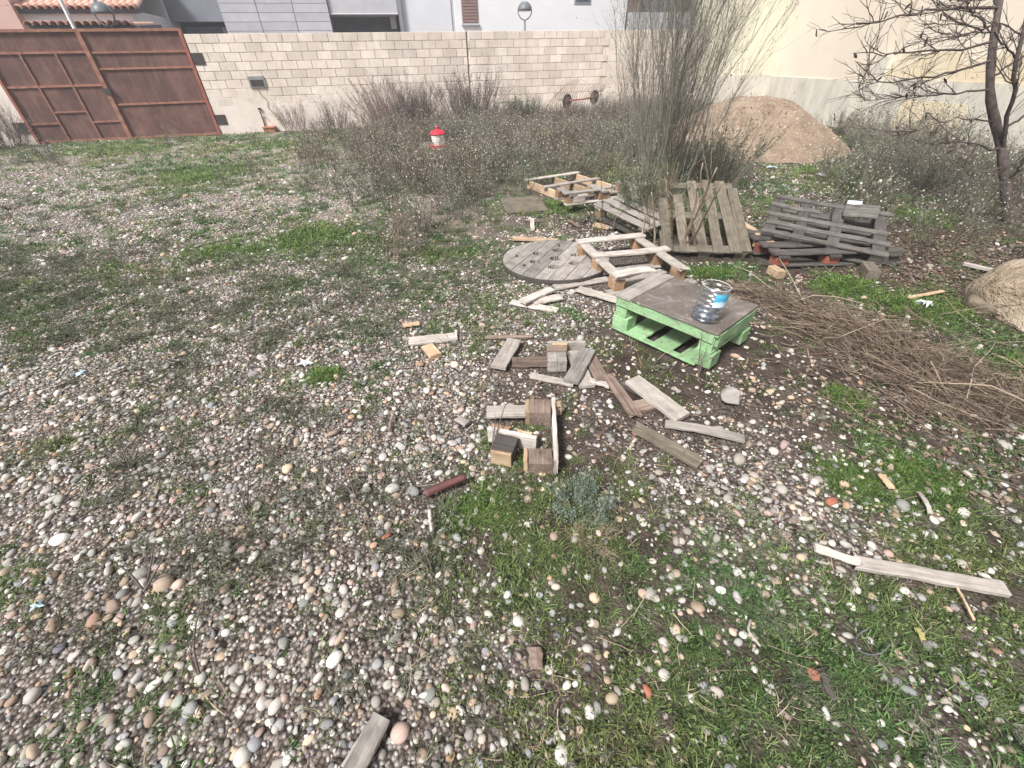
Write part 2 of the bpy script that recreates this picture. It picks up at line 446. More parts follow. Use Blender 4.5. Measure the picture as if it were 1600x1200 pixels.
def ground_mat():
    m = Mat('earth and fine gravel'); v = m.coord('Object')
    cov = m.attr('cover', 'GEOMETRY'); sep = m.n('ShaderNodeSeparateColor'); m.l(cov, sep.inputs[0])
    soil = m.ramp(m.noise(v, 7, 8, .7), [(.3, lin(.026, .020, .016)), (.5, lin(.058, .045, .036)), (.72, lin(.12, .096, .08))])
    vo = m.n('ShaderNodeTexVoronoi'); vo.inputs['Scale'].default_value = 75; vo.inputs['Randomness'].default_value = 1.0; m.l(v, vo.inputs['Vector'])
    bw = m.n('ShaderNodeRGBToBW'); m.l(vo.outputs['Color'], bw.inputs[0])
    grit = m.ramp(bw.outputs[0], [(.1, lin(.06, .05, .042)), (.45, lin(.17, .14, .12)), (.6, lin(.28, .235, .20)), (.9, lin(.46, .42, .39))])
    gap = m.ramp(vo.outputs['Distance'], [(.35, (1, 1, 1)), (.7, (.25, .25, .25))])
    grit = m.mix(1.0, grit, gap, 'MULTIPLY')
    f = m.ramp(sep.outputs[0], [(.3, (0, 0, 0)), (.85, (.75, .75, .75))])
    dry = m.ramp(m.noise(v, 5, 8, .75), [(.3, lin(.19, .16, .13)), (.55, lin(.33, .28, .235)), (.75, lin(.45, .395, .34))]); soil = m.mix(sep.outputs[2], soil, dry)
    c = m.mix(f, soil, grit)
    moss = m.ramp(m.noise(v, 24, 5, .7), [(.3, lin(.022, .026, .014)), (.7, lin(.055, .062, .032))])
    fg_ = m.ramp(sep.outputs[1], [(.5, (0, 0, 0)), (.95, (.6, .6, .6))])
    m.col(m.mix(fg_, c, moss)); m.b.inputs['Roughness'].default_value = .95; m.b.inputs['Specular IOR Level'].default_value = .1
    ad = m.n('ShaderNodeMath', operation='ADD'); inv = m.n('ShaderNodeMath', operation='MULTIPLY'); inv.inputs[1].default_value = -1.0
    m.l(vo.outputs['Distance'], inv.inputs[0]); m.l(inv.outputs[0], ad.inputs[0]); m.l(m.noise(v, 30, 5, .7), ad.inputs[1])
    m.bump(ad.outputs[0], .8, .012); return m.m
ground = link('ground', gm, ground_mat(), kind='structure')

# ================================================================== BACK WALL, GATE
M_['block'] = (lambda: None)
def block_mat(name, k=1.0):
    m = Mat(name); tc = m.n('ShaderNodeNewGeometry'); v = tc.outputs['Position']
    a = m.noise(v, 1.3, 5, .65); b = m.noise(v, 9, 6, .7)
    c = m.ramp(a, [(.3, lin(.46 * k, .39 * k, .335 * k)), (.55, lin(.56 * k, .49 * k, .43 * k)), (.75, lin(.63 * k, .57 * k, .52 * k))])
    c = m.mix(m.ramp(b, [(.4, (0, 0, 0)), (.75, (.3, .3, .3))]), c, lin(.30 * k, .27 * k, .25 * k))
    mp = m.n('ShaderNodeMapping'); mp.inputs['Scale'].default_value = (3.2, 3.2, .25); m.l(v, mp.inputs[0]); c = m.mix(m.ramp(m.noise(mp.outputs[0], 1.5, 6, .75), [(.5, (0, 0, 0)), (.75, (.45, .45, .45))]), c, lin(.30 * k, .27 * k, .24 * k))
    m.col(m.scalecol(c, m.randval(.87, 1.1))); m.bump(m.noise(v, 45, 4, .7), .35, .006); return m.m
M_['block'] = block_mat('concrete block', 1.25); M_['mortar'] = block_mat('mortar', 1.22)
WTOP, CP, BW = 2.30, .2, .4
wall = empty('block_wall', 'long pale concrete block wall closing the yard beside the rusty gate', 'wall', wpt(0.0, 0, 0))
def wl_obj(name, mb, mat, root, smooth=False, kind=None):
    mb2 = MB(); off = np.array(root.matrix_world.translation)
    V = np.concatenate(mb.V) - off
    me = mk_mesh(name, V, np.concatenate(mb.Q) if mb.Q else None, np.concatenate(mb.T) if mb.T else None, smooth)
    return link(name, me, mat, root, kind=kind)
bpy.context.view_layer.update()
mb = MB(); wbox(mb, .004, 16.6, .008, .2, -.1, WTOP - .004); wl_obj('wall_core', mb, M_['mortar'], wall)
block_me = bevelled_box('block', BW - .014, .03, CP - .012, .004)
half_me = bevelled_box('half_block', BW / 2 - .014, .03, CP - .012, .004)
block_me.materials.append(M_['block']); half_me.materials.append(M_['block'])
yaw = math.atan2(WU[1], WU[0]); wallO = np.array(wpt(.0, 0, 0)); stuffmb = MB(); nblk = 0
for c in range(12):
    zc = WTOP - CP * (c + .5)
    if zc < .02: break
    s = .004 - (BW / 2 if c % 2 else 0)
    while s < 16.4:
        a, b = max(s, .004), min(s + BW, 16.5); s += BW
        if b - a < .15: continue
        for lo, hi in ((a, min(b, 7.53)), (max(a, 7.56), b)) if a < 7.54 < b else ((a, b),):
            if hi - lo < .05: continue
            jit = random.uniform(-.003, .003)
            if c < 9 and hi < 12.4:
                full = hi - lo > .3
                o = link('block', block_me if full else half_me, None, wall)
                o.location = Vector(wpt((lo + hi) / 2, .001 + jit, zc) - wallO); o.rotation_euler = (0, 0, yaw)
                o.scale.x = (hi - lo - .014) / ((BW if full else BW / 2) - .014); nblk += 1
            else:
                wbox(stuffmb, lo + .007, hi - .007, .002 + jit, .05, zc - CP / 2 + .006, zc + CP / 2 - .006)
wl_obj('lower_blocks', stuffmb, M_['block'], wall, kind='stuff')
m = Mat('rubber joint'); m.col(lin(.06, .055, .05)); M_['joint'] = m.m
mb = MB(); wbox(mb, 7.535, 7.556, -.004, .03, .3, WTOP); wl_obj('movement_joint', mb, M_['joint'], wall)
# smeared render at the foot of the wall
def smear_mesh():
    mb = MB(); N, K = 120, 16; ss = np.linspace(.05, 16.3, N); V = []
    top = .8 + .4 * (fbm(ss * .8, ss * 0, 71, 3) - .5) * 2 + .15 * np.sin(ss * .5)
    for i, s_ in enumerate(ss):
        for j in range(K):
            z = -.05 + (top[i] + .05) * j / (K - 1); V.append(wpt(s_, -.022 * (1 - j / (K - 1)) ** .5 - .004 + .006 * (vnoise(s_ * 5, z * 5, 5) - .5), z))
    a = (np.arange(N - 1)[:, None] * K + np.arange(K - 1)).ravel(); mb.add(V, np.stack([a, a + K, a + K + 1, a + 1], 1)); return mb
m = Mat('lime render'); g = m.n('ShaderNodeNewGeometry'); v = g.outputs['Position']
c = m.ramp(m.noise(v, 1.1, 6, .7, .6), [(.28, lin(.52, .45, .39)), (.5, lin(.64, .56, .50)), (.72, lin(.71, .65, .60))])
m.col(c); m.bump(m.noise(v, 14, 5, .7), .5, .01); M_['render'] = m.m
wl_obj('render_coat', smear_mesh(), M_['render'], wall, True)
# concrete coping line
# gate
M_['rust'] = mottled('rusty steel sheet', lin(.06, .03, .026), lin(.11, .055, .046), 3.5, .75, .2, 70, lin(.16, .085, .068), (1, 1))
def rust_sheet():
    m = Mat('rusty steel sheet'); v = m.n('ShaderNodeNewGeometry').outputs['Position']; mp = m.n('ShaderNodeMapping'); mp.inputs['Scale'].default_value = (4, 4, .45); m.l(v, mp.inputs[0])
    c = m.ramp(m.noise(v, 1.4, 7, .75, .4), [(.28, lin(.055, .03, .027)), (.5, lin(.115, .058, .05)), (.72, lin(.19, .105, .085))])
    c = m.mix(m.ramp(m.noise(mp.outputs[0], 1.6, 6, .75), [(.5, (0, 0, 0)), (.72, (.6, .6, .6))]), c, lin(.24, .14, .10))
    m.col(c); m.b.inputs['Roughness'].default_value = .8; m.bump(m.noise(v, 5, 5, .6), .3, .02); return m.m
M_['rust'] = rust_sheet()
M_['rust_bar'] = mottled('rusty steel bar', lin(.15, .06, .04), lin(.26, .12, .08), 8, .7, .2, 80, lin(.33, .19, .14), (.9, 1.1))
M_['rust_red'] = mottled('red primed steel', lin(.24, .075, .05), lin(.34, .12, .085), 6, .6, .1, 60)
M_['dark_steel'] = mottled('dark steel plate', lin(.035, .032, .03), lin(.07, .06, .055), 9, .6, .1, 60)
gate = empty('yard_gate', 'wide rusty brown double metal gate beside the block wall', 'gate', wpt(-2.3, 0, 0)); bpy.context.view_layer.update()
SG0, SGC, SG1, ZG = -4.6, -2.35, -.02, 2.42
def gate_part(name, s0, s1, o0, o1, z0, z1, mat, parent=gate):
    mb = MB(); wbox(mb, s0, s1, o0, o1, z0, z1); return wl_obj(name, mb, M_[mat], parent)
def under(name, s0, s1, o0, o1, z0, z1, mat, par):
    mb = MB(); wbox(mb, s0, s1, o0, o1, z0, z1); o = wl_obj(name, mb, M_[mat], gate); o.parent = par; return o
leafL = gate_part('gate_leaf', SG0 + .05, SGC - .02, .03, .036, .05, ZG - .04, 'rust'); leafR = gate_part('gate_leaf', SGC + .02, SG1 - .05, .03, .036, .05, ZG - .04, 'rust')
for s0, s1, z in ((SG0 + .05, SGC - .05, W(80, 82)[1]), (SG0 + .05, SGC - .05, W(80, 135)[1])): under('rail', s0, s1, .0, .03, z - .025, z + .025, 'rust_bar', leafL)
sv1, sv2 = W(105, 213)[0], W(158, 216)[0]
z1 = W(80, 135)[1]
for s_ in (sv1, sv2): under('upright', s_ - .02, s_ + .02, -.004, .0295, .06, W(80, 82)[1] - .026, 'rust_bar', leafL)
for s0, s1, p in ((SG0 + .05, sv1 - .02, (70, 194)), (sv1 + .02, sv2 - .02, (108, 175)), (sv2 + .02, SGC - .05, (165, 190))):
    z = W(*p)[1]; under('rail', s0, s1, .001, .0305, z - .02, z + .02, 'rust_bar', leafL)
for p in ((220, 81), (240, 106), (255, 161)):
    z = W(*p)[1]; under('rail', SGC + .05, SG1 - .06, .0, .03, z - .022, z + .022, 'rust_bar', leafR)
gate_part('top_rail', SG0, SG1, -.02, .04, ZG - .06, ZG, 'rust_bar'); gate_part('bottom_rail', SG0, SG1, -.01, .04, .02, .07, 'rust_bar')
gate_part('side_frame', SG0, SG0 + .06, -.03, .05, .0, ZG - .062, 'rust_red'); gate_part('side_frame', SG1 - .07, SG1, -.03, .05, 0, ZG - .062, 'rust_red')
cp = gate_part('centre_post', SGC - .05, SGC + .05, -.03, .028, .02, ZG - .062, 'rust_bar'); gate_part('latch', SGC - .07, SGC + .09, -.06, -.031, 1.08, 1.2, 'dark_steel')
for p in ((310, 92), (346, 187)):
    s_, z = W(*p); gate_part('hinge_plate', max(s_ - .14, .01), max(s_ + .14, .27), -.03, -.012, z - .13, z + .12, 'dark_steel')
s_, z = W(30, 200); gate_part('hinge_plate', s_ - .1, SG0 - .01, -.035, -.015, z - .12, z + .12, 'dark_steel')
# pillar left of the gate
pil = empty('gate_pillar', 'stained cream rendered pillar at the outer end of the rusty gate', 'pillar', wpt(-4.9, 0, 0)); bpy.context.view_layer.update()
mb = MB(); wbox(mb, -5.4, -4.61, -.01, .3, -.1, 2.35); wl_obj('pillar_body', mb, M_['render'], pil); mb = MB(); wbox(mb, -5.45, -4.605, -.03, .32, 2.352, 2.43); wl_obj('pillar_cap', mb, M_['mortar'], pil)
sidew = empty('boundary_wall', 'low rendered boundary wall running on past the gate pillar', 'wall', wpt(-9, 0, 0)); bpy.context.view_layer.update()
mb = MB(); wbox(mb, -14, -5.46, .02, .25, -.1, 2.2); wl_obj('wall_body', mb, M_['render'], sidew); mb = MB(); wbox(mb, -14, -5.46, 0, .27, 2.202, 2.27); wl_obj('coping', mb, M_['mortar'], sidew)

# meter niche, tap, cable
M_['grey_plastic'] = mottled('grey plastic', lin(.16, .165, .16), lin(.25, .255, .25), 6, .6, 0)
m = Mat('painted hollow shade'); m.col(lin(.05, .05, .048)); M_['dark'] = m.m
s_, z = W(402, 128)
mbx = empty('meter_box', 'small grey electric meter box set on the block wall near the gate', 'meter box', wpt(s_, 0, z)); bpy.context.view_layer.update()
mb = MB(); wbox(mb, s_ - .21, s_ + .21, -.05, -.012, z - .13, z + .13); wl_obj('casing', mb, M_['grey_plastic'], mbx)
mb = MB(); wbox(mb, s_ - .17, s_ + .17, -.056, -.0505, z - .10, z + .05); wl_obj('cover', mb, M_['dark_steel'], mbx)
path = [wpt(*q) for q in ((s_ - .05, -.03, z - .12), (s_ - .02, -.035, .95), (s_ + .12, -.035, .8), (s_ + .05, -.035, .62), (s_ + .25, -.035, .45), (s_ + .3, -.05, .2))]
Vc, Qc, Tc = onetube(path, .008, .008, 24, 6)
m = Mat('yellow cable'); m.col(lin(.35, .26, .10)); M_['cable'] = m.m
tag(link('hanging_cable', mk_mesh('cable', Vc, Qc, Tc, True), M_['cable']), 'thin yellow cable hanging from the grey meter box to the ground', 'cable')
s2, z2 = W(424, 201)
tp = empty('garden_tap', 'small garden tap with orange clay basin at the wall foot', 'tap', wpt(s2, -.12, 0)); bpy.context.view_layer.update()
mb = MB(); wbox(mb, s2 - .16, s2 + .14, -.3, -.06, .0, .14); wbox(mb, s2 - .18, s2 + .16, -.32, -.04, .142, .17)
M_['clay'] = mottled('clay', lin(.25, .10, .06), lin(.36, .17, .11), 8, .8, .2)
wl_obj('basin', mb, M_['clay'], tp)
V_, Q_, T_ = onetube([wpt(s2 - .14, -.05, .0), wpt(s2 - .14, -.05, .5), wpt(s2 - .14, -.08, .56), wpt(s2 - .14, -.16, .54)], .017, .015, 12, 8); mb = MB(); mb.add(V_, Q_, T_); wl_obj('pipe', mb, M_['dark_steel'], tp, True)
mb = MB(); wbox(mb, s2 - .18, s2 - .10, -.07, -.03, .58, .63); wl_obj('tap_handle', mb, M_['dark_steel'], tp)

# ================================================================== HOUSES BEYOND THE WALL
M_['white_wall'] = mottled('white render', lin(.62, .62, .64), lin(.70, .70, .72), .7, .85, .1, 30, None, (1, 1))
M_['bluewhite'] = mottled('pale render', lin(.52, .53, .56), lin(.59, .60, .63), .8, .85, .1, 30, None, (1, 1))
M_['cladding'] = mottled('pale grey cladding', lin(.36, .36, .39), lin(.44, .44, .47), 1.5, .7, .1, 40, None, (.95, 1.05))
M_['slate_clad'] = mottled('slate grey cladding', lin(.17, .18, .21), lin(.23, .24, .27), 1.5, .6, .1, 40, None, (1, 1))
M_['dark_door'] = mottled('dark blue grey door', lin(.055, .06, .075), lin(.09, .095, .115), 2, .5, 0, 40, None, (1, 1))
M_['shutter'] = mottled('brown shutter', lin(.20, .13, .12), lin(.26, .17, .155), 3, .6, 0, 40, None, (1, 1))
M_['pink_wall'] = mottled('pink stained render', lin(.45, .28, .24), lin(.56, .39, .34), 1.2, .85, .2, 20, None, (1, 1))
M_['ochre'] = mottled('ochre rubble', lin(.38, .26, .16), lin(.55, .42, .28), 6, .9, .6, 14, lin(.62, .53, .42), (1, 1), .02)
M_['tile'] = mottled('clay roof tile', lin(.38, .20, .15), lin(.50, .29, .225), 5, .85, .2, 30, lin(.56, .36, .29), (.8, 1.15))
m = Mat('window glass'); m.col(lin(.06, .07, .08)); m.b.inputs['Roughness'].default_value = .08; M_['glass'] = m.m
def fpart(name, root, s0, s1, o0, o1, z0, z1, mat, parent=None):
    mb = MB(); wbox(mb, s0, s1, o0, o1, z0, z1); o = wl_obj(name, mb, M_[mat], root)
    if parent is not None: o.parent = parent
    return o
HO = 7.0                                                 # houses stand across the lane
# white house with brown shutter
hw = empty('white_house', 'plain white house with brown shuttered window beyond the block wall', 'house', wpt(11, HO, 0)); bpy.context.view_layer.update()
fpart('wall', hw, 8.36, 16.2, HO, HO + 7, 0, 7.5, 'white_wall'); fpart('wall', hw, 6.22, 8.22, HO + .05, HO + 7, 0, 7.5, 'bluewhite'); fpart('joint_strip', hw, 8.22, 8.36, HO + .09, HO + 7, 0, 7.45, 'cladding')
w1 = fpart('window', hw, 8.66, 9.34, HO - .03, HO - .001, 2.86, 4.3, 'shutter')
for k in range(14): fpart('slat', hw, 8.70, 9.30, HO - .045, HO - .0305, 2.9 + k * .1, 2.97 + k * .1, 'shutter', w1)
fpart('sill', hw, 8.62, 9.38, HO - .08, HO - .0, 2.79, 2.855, 'cladding', w1)
w2 = fpart('window', hw, 13.66, 14.44, HO - .02, HO - .001, 3.47, 4.4, 'slate_clad'); fpart('pane', hw, 13.74, 14.36, HO - .028, HO - .0205, 3.55, 4.32, 'glass', w2)
fpart('parapet', hw, 6.2, 16.25, HO - .05, HO + 7.02, 7.502, 7.65, 'bluewhite')
fpart('wall_pipe', hw, 6.06, 6.2, HO - .1, HO + .2, 0, 7.4, 'slate_clad')
# grey clad house with recesses
hg = empty('grey_house', 'modern grey panel clad house with dark recessed garage openings', 'house', wpt(2, HO, 0)); bpy.context.view_layer.update()
s5 = W(515, 24, HO)[0]; s34 = W(345, 20, HO)[0]; s26 = W(258, 20, HO)[0]; s20 = W(208, 20, HO)[0]
fpart('wall', hg, s20, s26 - .01, HO + .05, HO + 8, 0, 7.2, 'bluewhite')
z33 = W(300, 33, HO)[1]; fpart('upper_wall', hg, s26, s34 - .01, HO + .25, HO + 8, z33, 7.2, 'slate_clad')
rec = fpart('recess', hg, s26, s34 - .01, HO + 1.2, HO + 8, 0, z33 - .004, 'dark_door')
fpart('garage_door', hg, s26 + .15, s34 - .45, HO + 1.12, HO + 1.198, 0, z33 - .1, 'slate_clad', rec); fpart('post_box', hg, s34 - .4, s34 - .12, HO + 1.05, HO + 1.196, z33 - .5, z33 - .12, 'white_wall', rec)
fpart('upper_back', hg, s34, s5, HO + .06, HO + 8, 0, 7.2, 'slate_clad')
pz = 0.0
panel_w = (s5 - s34) / 3
for r in range(27):                                      # each cladding slab a part
    for k in range(3):
        a = s34 + panel_w * k; x_ = .012
        fpart('cladding_panel', hg, a + x_, a + panel_w - x_, HO, HO + .055, .267 * r + .006, .267 * (r + 1) - .006, 'cladding')
z22 = W(570, 22, HO)[1]
fpart('upper_wall', hg, s5 + .02, 6.04, HO + .1, HO + 8, z22, 7.2, 'cladding'); g2 = fpart('recess', hg, s5 + .02, 6.04, HO + 1.4, HO + 8, 0, z22 - .004, 'dark_door')
sa, za = W(617, 31, HO); fpart('meter_cover', hg, sa - .13, sa + .1, HO + 1.2, HO + 1.395, za - .22, za + .2, 'white_wall', g2)
fpart('soffit_strip', hg, s5 + .02, 6.04, HO + .08, HO + .099, z22, z22 + .03, 'white_wall')
# balcony house behind the tall bush
hb = empty('balcony_house', 'pinkish house with dark railed balcony behind the tall bush', 'house', wpt(19, HO, 0)); bpy.context.view_layer.update()
fpart('wall', hb, 16.3, 24, HO + 1.2, HO + 8, 0, 7, 'pink_wall'); fpart('balcony_slab', hb, 16.35, 20.6, HO - .1, HO + 1.198, 2.6, 3.2, 'cladding')
for k in range(22): fpart('baluster', hb, 16.45 + k * .19, 16.48 + k * .19, HO - .06, HO - .03, 3.2, 4.1, 'dark_steel')
fpart('handrail', hb, 16.4, 20.6, HO - .07, HO - .02, 4.1, 4.15, 'dark_steel')
fpart('balcony_door', hb, 17.5, 20.2, HO + 1.1, HO + 1.198, 3.2, 5.2, 'dark_door')
# old tiled house, top left
ht = empty('tiled_house', 'old pink house with clay tile roof behind the rusty gate', 'house', wpt(-6, 4.2, 0)); bpy.context.view_layer.update()
o_ = 4.2
sA = W(36, 25, o_)[0]; sB = W(209, 30, o_)[0]; zE = W(120, 14, o_)[1]
fpart('wall', ht, sA - 5, sA - .004, o_ - .3, o_ + 6, 0, zE + .5, 'pink_wall'); fpart('wall', ht, sA, sB, o_, o_ + 6, 0, zE - .02, 'white_wall')
def tiled(name, s0, s1, o0, o1, z0, z1, root, eave=True):
    mb = MB(); w = .2; n = int((s1 - s0) / w); K = 5
    for i in range(n):
        a = np.linspace(math.pi, 0, K); sx = s0 + w * (i + .5) + np.cos(a) * w * .5; zz = np.sin(a) * .07
        V = [wpt(sx[j], o, z + zz[j]) for (o, z) in ((o0, z0), (o1, z1)) for j in range(K)]
        mb.add(V, [(j, j + 1, K + j + 1, K + j) for j in range(K - 1)])
    wl_obj(name, mb, M_['tile'], root, True, kind='stuff')
    mb = MB(); V = [wpt(s, o, z + d) for d in (-.12, -.002) for (s, o, z) in ((s0, o0, z0), (s1, o0, z0), (s1, o1, z1), (s0, o1, z1))]; mb.add(V, BOXQ)
    wl_obj('roof_board', mb, M_['dark_door'], root)
    if eave:
        a = np.linspace(math.pi, 0, 7); V = []
        for (L_, rr) in ((-.14, .105), (.14, .09)):
            for q in a: V.append((math.cos(q) * rr, L_, math.sin(q) * rr))
            for q in a: V.append((math.cos(q) * (rr - .015), L_, math.sin(q) * (rr - .015)))
        Q = [(j, j + 1, 15 + j, 14 + j) for j in range(6)] + [(7 + j + 1, 7 + j, 21 + j, 22 + j) for j in range(6)] + [(j + 1, j, 7 + j, 8 + j) for j in range(6)]
        me = mk_mesh('roof_tile', V, Q, smooth=False); me.materials.append(M_['tile']); off = np.array(root.matrix_world.translation)
        for i in range(n):
            o = link('roof_tile', me, None, root); o.location = Vector(wpt(s0 + w * (i + .5), o0 - .02, z0 + .02) - off); o.rotation_euler = (math.atan2(z1 - z0, o1 - o0), 0, yaw)
tiled('roof', sA - 5, sB + .3, o_ - .12, o_ + 4, zE, zE + 1.5, ht)
hs_ = empty('tiled_shed', 'low ochre shed with clay tile edge just behind the gate', 'shed', wpt(-5, 2.4, 0)); bpy.context.view_layer.update()
sC, zC = W(50, 34, 2.4); sD, zD = W(216, 38, 2.4)
fpart('wall', hs_, sC, sD, 2.4, 4.1, 0, zC - .12, 'ochre'); tiled('roof', sC - .1, sD + .05, 2.3, 4.1, zC - .1, zC + .02, hs_)

# street lamps
M_['lamp_white'] = mottled('white enamel', lin(.62, .62, .62), lin(.7, .7, .7), 3, .4, 0); M_['lamp_dark'] = mottled('dark grey enamel', lin(.10, .11, .12), lin(.14, .15, .16), 3, .4, 0)
def lamp(label, px, py, off, arm):
    s0, z0 = W(px, py, off); O = wpt(s0, off, 0)
    r_ = empty('street_lamp', label, 'street lamp', O, 'globe street lamps along the lane'); rr = .26
    a = np.linspace(.05, math.pi / 2, 9); V_, Q_, T_ = lathe([(rr * math.sin(q), z0 + rr * math.cos(q)) for q in a][::-1], 24)
    link('lamp_hood', mk_mesh('hood', V_, Q_, T_, True), M_['lamp_dark'], r_)
    V_, Q_, T_ = lathe([(rr * .94 * math.sin(q), z0 - .004 - rr * .94 * math.cos(math.pi - q) * -1) for q in np.linspace(math.pi / 2, math.pi - .05, 9)][::-1], 24)
    link('lamp_globe', mk_mesh('globe', V_, Q_, T_, True), M_['lamp_white'], r_)
    a = np.linspace(0, 2 * math.pi, 25); ring = [(rr * 1.0 * math.cos(q), 0, z0 + rr * 1.0 * math.sin(q)) for q in a]
    V_, Q_ = tubes(np.array(ring)[None], np.full((1, 25), .02), 6); link('globe_ring', mk_mesh('ring', V_, Q_, None, True), M_['lamp_dark'], r_)
    if arm: V_, Q_, T_ = onetube([(-1.0, 0, 0), (-1.0, 0, z0 + 1.2), (-.6, 0, z0 + 1.1), (-.05, 0, z0 + rr)], .06, .045, 16, 8)
    else: V_, Q_, T_ = onetube([(0, 0, 0), (0, 0, z0 - rr)], .045, .035, 6, 8)
    link('post', mk_mesh('post', V_, Q_, T_, True), M_['lamp_white' if arm else 'lamp_dark'], r_)
lamp('round street lamp hanging from a white arm before the tiled house', 162, 22, 1.9, True)
lamp('round street lamp on a thin post before the white house', 820, 17, 4.5, False)

# ================================================================== CREAM BUILDING ON THE RIGHT
def cream_mat():
    m = Mat('cream render'); g = m.n('ShaderNodeNewGeometry'); v = g.outputs['Position']
    c = m.ramp(m.noise(v, .5, 5, .6), [(.3, lin(.60, .525, .425)), (.7, lin(.67, .60, .505))])
    c = m.mix(m.ramp(m.noise(v, 2.5, 6, .75, .5), [(.6, (0, 0, 0)), (.75, (.18, .18, .18))]), c, lin(.45, .36, .25))
    m.col(c); m.bump(m.noise(v, 40, 4, .7), .2, .005); return m.m
M_['cream'] = cream_mat()
m = Mat('stained yellow render'); g = m.n('ShaderNodeNewGeometry'); v = g.outputs['Position']
c = m.ramp(m.noise(v, .9, 5, .7, .6), [(.3, lin(.62, .57, .46)), (.52, lin(.60, .50, .34)), (.66, lin(.68, .64, .53))]); m.col(c); m.bump(m.noise(v, 30, 4, .7), .3, .006); M_['ochre_render'] = m.m
def plinth_mat():
    m = Mat('stained concrete plinth'); g = m.n('ShaderNodeNewGeometry'); mp = m.n('ShaderNodeMapping'); mp.inputs['Scale'].default_value = (1.6, 1.6, .7); m.l(g.outputs['Position'], mp.inputs[0])
    c = m.ramp(m.noise(mp.outputs[0], 1.6, 7, .75, .4), [(.28, lin(.36, .34, .295)), (.48, lin(.50, .47, .405)), (.62, lin(.58, .54, .46)), (.8, lin(.58, .50, .37))])
    m.col(c); m.bump(m.noise(g.outputs['Position'], 26, 5, .7), .4, .008); return m.m
M_['plinth'] = plinth_mat()
XW = 8.9
cb = empty('cream_building', 'large cream rendered building with stained grey concrete plinth', 'building', (XW, 12, 0))
def bpart(name, x0, x1, y0, y1, z0, z1, mat, root=cb):
    c = np.array([(x0 + x1) / 2, (y0 + y1) / 2, (z0 + z1) / 2]) - np.array(root.location); me = mk_mesh(name, box_v(c, ((x1 - x0) / 2, (y1 - y0) / 2, (z1 - z0) / 2)), BOXQ)
    return link(name, me, M_[mat], root)
bpart('wall', XW, XW + 8, 12.3, 17.2, 1.02, 9, 'cream'); bpart('wall', XW + .02, XW + 8, -3, 11.95, 1.55, 8.5, 'cream')
bpart('plinth', XW - .03, XW + 8, 12.3, 17.2, -.2, 1.02, 'plinth'); bpart('plinth', XW - .015, XW + 8, -3, 11.95, -.2, 1.1, 'plinth'); bpart('stained_band', XW + .005, XW + 8, -3, 11.95, 1.102, 1.548, 'ochre_render')
bpart('pilaster', XW - .09, XW + 8, 11.952, 12.298, -.2, 1.5, 'plinth')
bpart('repair_patch', XW - .022, XW - .0155, 9.4, 11.1, .1, .75, 'ochre_render')
bpart('eave', XW - .25, XW + 8, 12.4, 17.0, 4.6, 4.75, 'tile')
m = Mat('pale yellow render'); m.col(lin(.60, .575, .45)); M_['yellow_wall'] = m.m
ye = empty('yellow_annex', 'pale yellow end wall between the tall bush and the cream building', 'building', (8, 17.6, 0))
bpart('wall', 6.95, 9.3, 17.204, 20, 1.05, 7.5, 'yellow_wall', ye); bpart('plinth', 6.95, 9.3, 17.202 - .02, 20, -.2, 1.048, 'plinth', ye)

# ================================================================== SAND HEAP
def heap():
    cx, cy, rx, ry, h = 5.3, 10.4, 2.2, 2.1, 1.02
    N = 70; u = np.linspace(-1.25, 1.25, N); A, B = np.meshgrid(u, u); x = cx + A * rx; y = cy + B * ry
    r = np.sqrt(A ** 2 + B ** 2) * (1 + .22 * (fbm(A * 1.5 + 7, B * 1.5, 81, 3) - .5) * 2)
    z = h * np.clip(1 - r ** 1.35, -.2, 1); z = np.where(z > h * .8, h * .8 + (z - h * .8) * .5, z)
    z = z + .05 * (fbm(x * 4, y * 4, 83, 4) - .5) * 2
    V = np.stack([x, y, z + gz(x, y)], -1).reshape(-1, 3) - np.array([cx, cy, 0]); a = (np.arange(N - 1)[:, None] * N + np.arange(N - 1)).ravel()
    m = Mat('sandy gravel'); v = m.coord('Object'); c = m.ramp(m.noise(v, 3, 8, .75, .4), [(.3, lin(.145, .10, .07)), (.52, lin(.24, .175, .125)), (.72, lin(.33, .26, .195))])
    vo = m.n('ShaderNodeTexVoronoi'); vo.inputs['Scale'].default_value = 65; m.l(v, vo.inputs['Vector']); bw = m.n('ShaderNodeRGBToBW'); m.l(vo.outputs['Color'], bw.inputs[0])
    c = m.mix(m.ramp(bw.outputs[0], [(.70, (0, 0, 0)), (.8, (.5, .5, .5))]), c, lin(.42, .35, .29))
    m.col(c); m.bump(m.noise(v, 22, 7, .8), .8, .03)
    o = link('sand_heap', mk_mesh('sand_heap', V, np.stack([a, a + 1, a + N + 1, a + N], 1), smooth=True), m.m, loc=(cx, cy, 0))
    tag(o, 'big heap of tan sand and gravel against the cream building', 'sand heap'); return V.reshape(N, N, 3), o
HEAPV, HEAPO = heap()

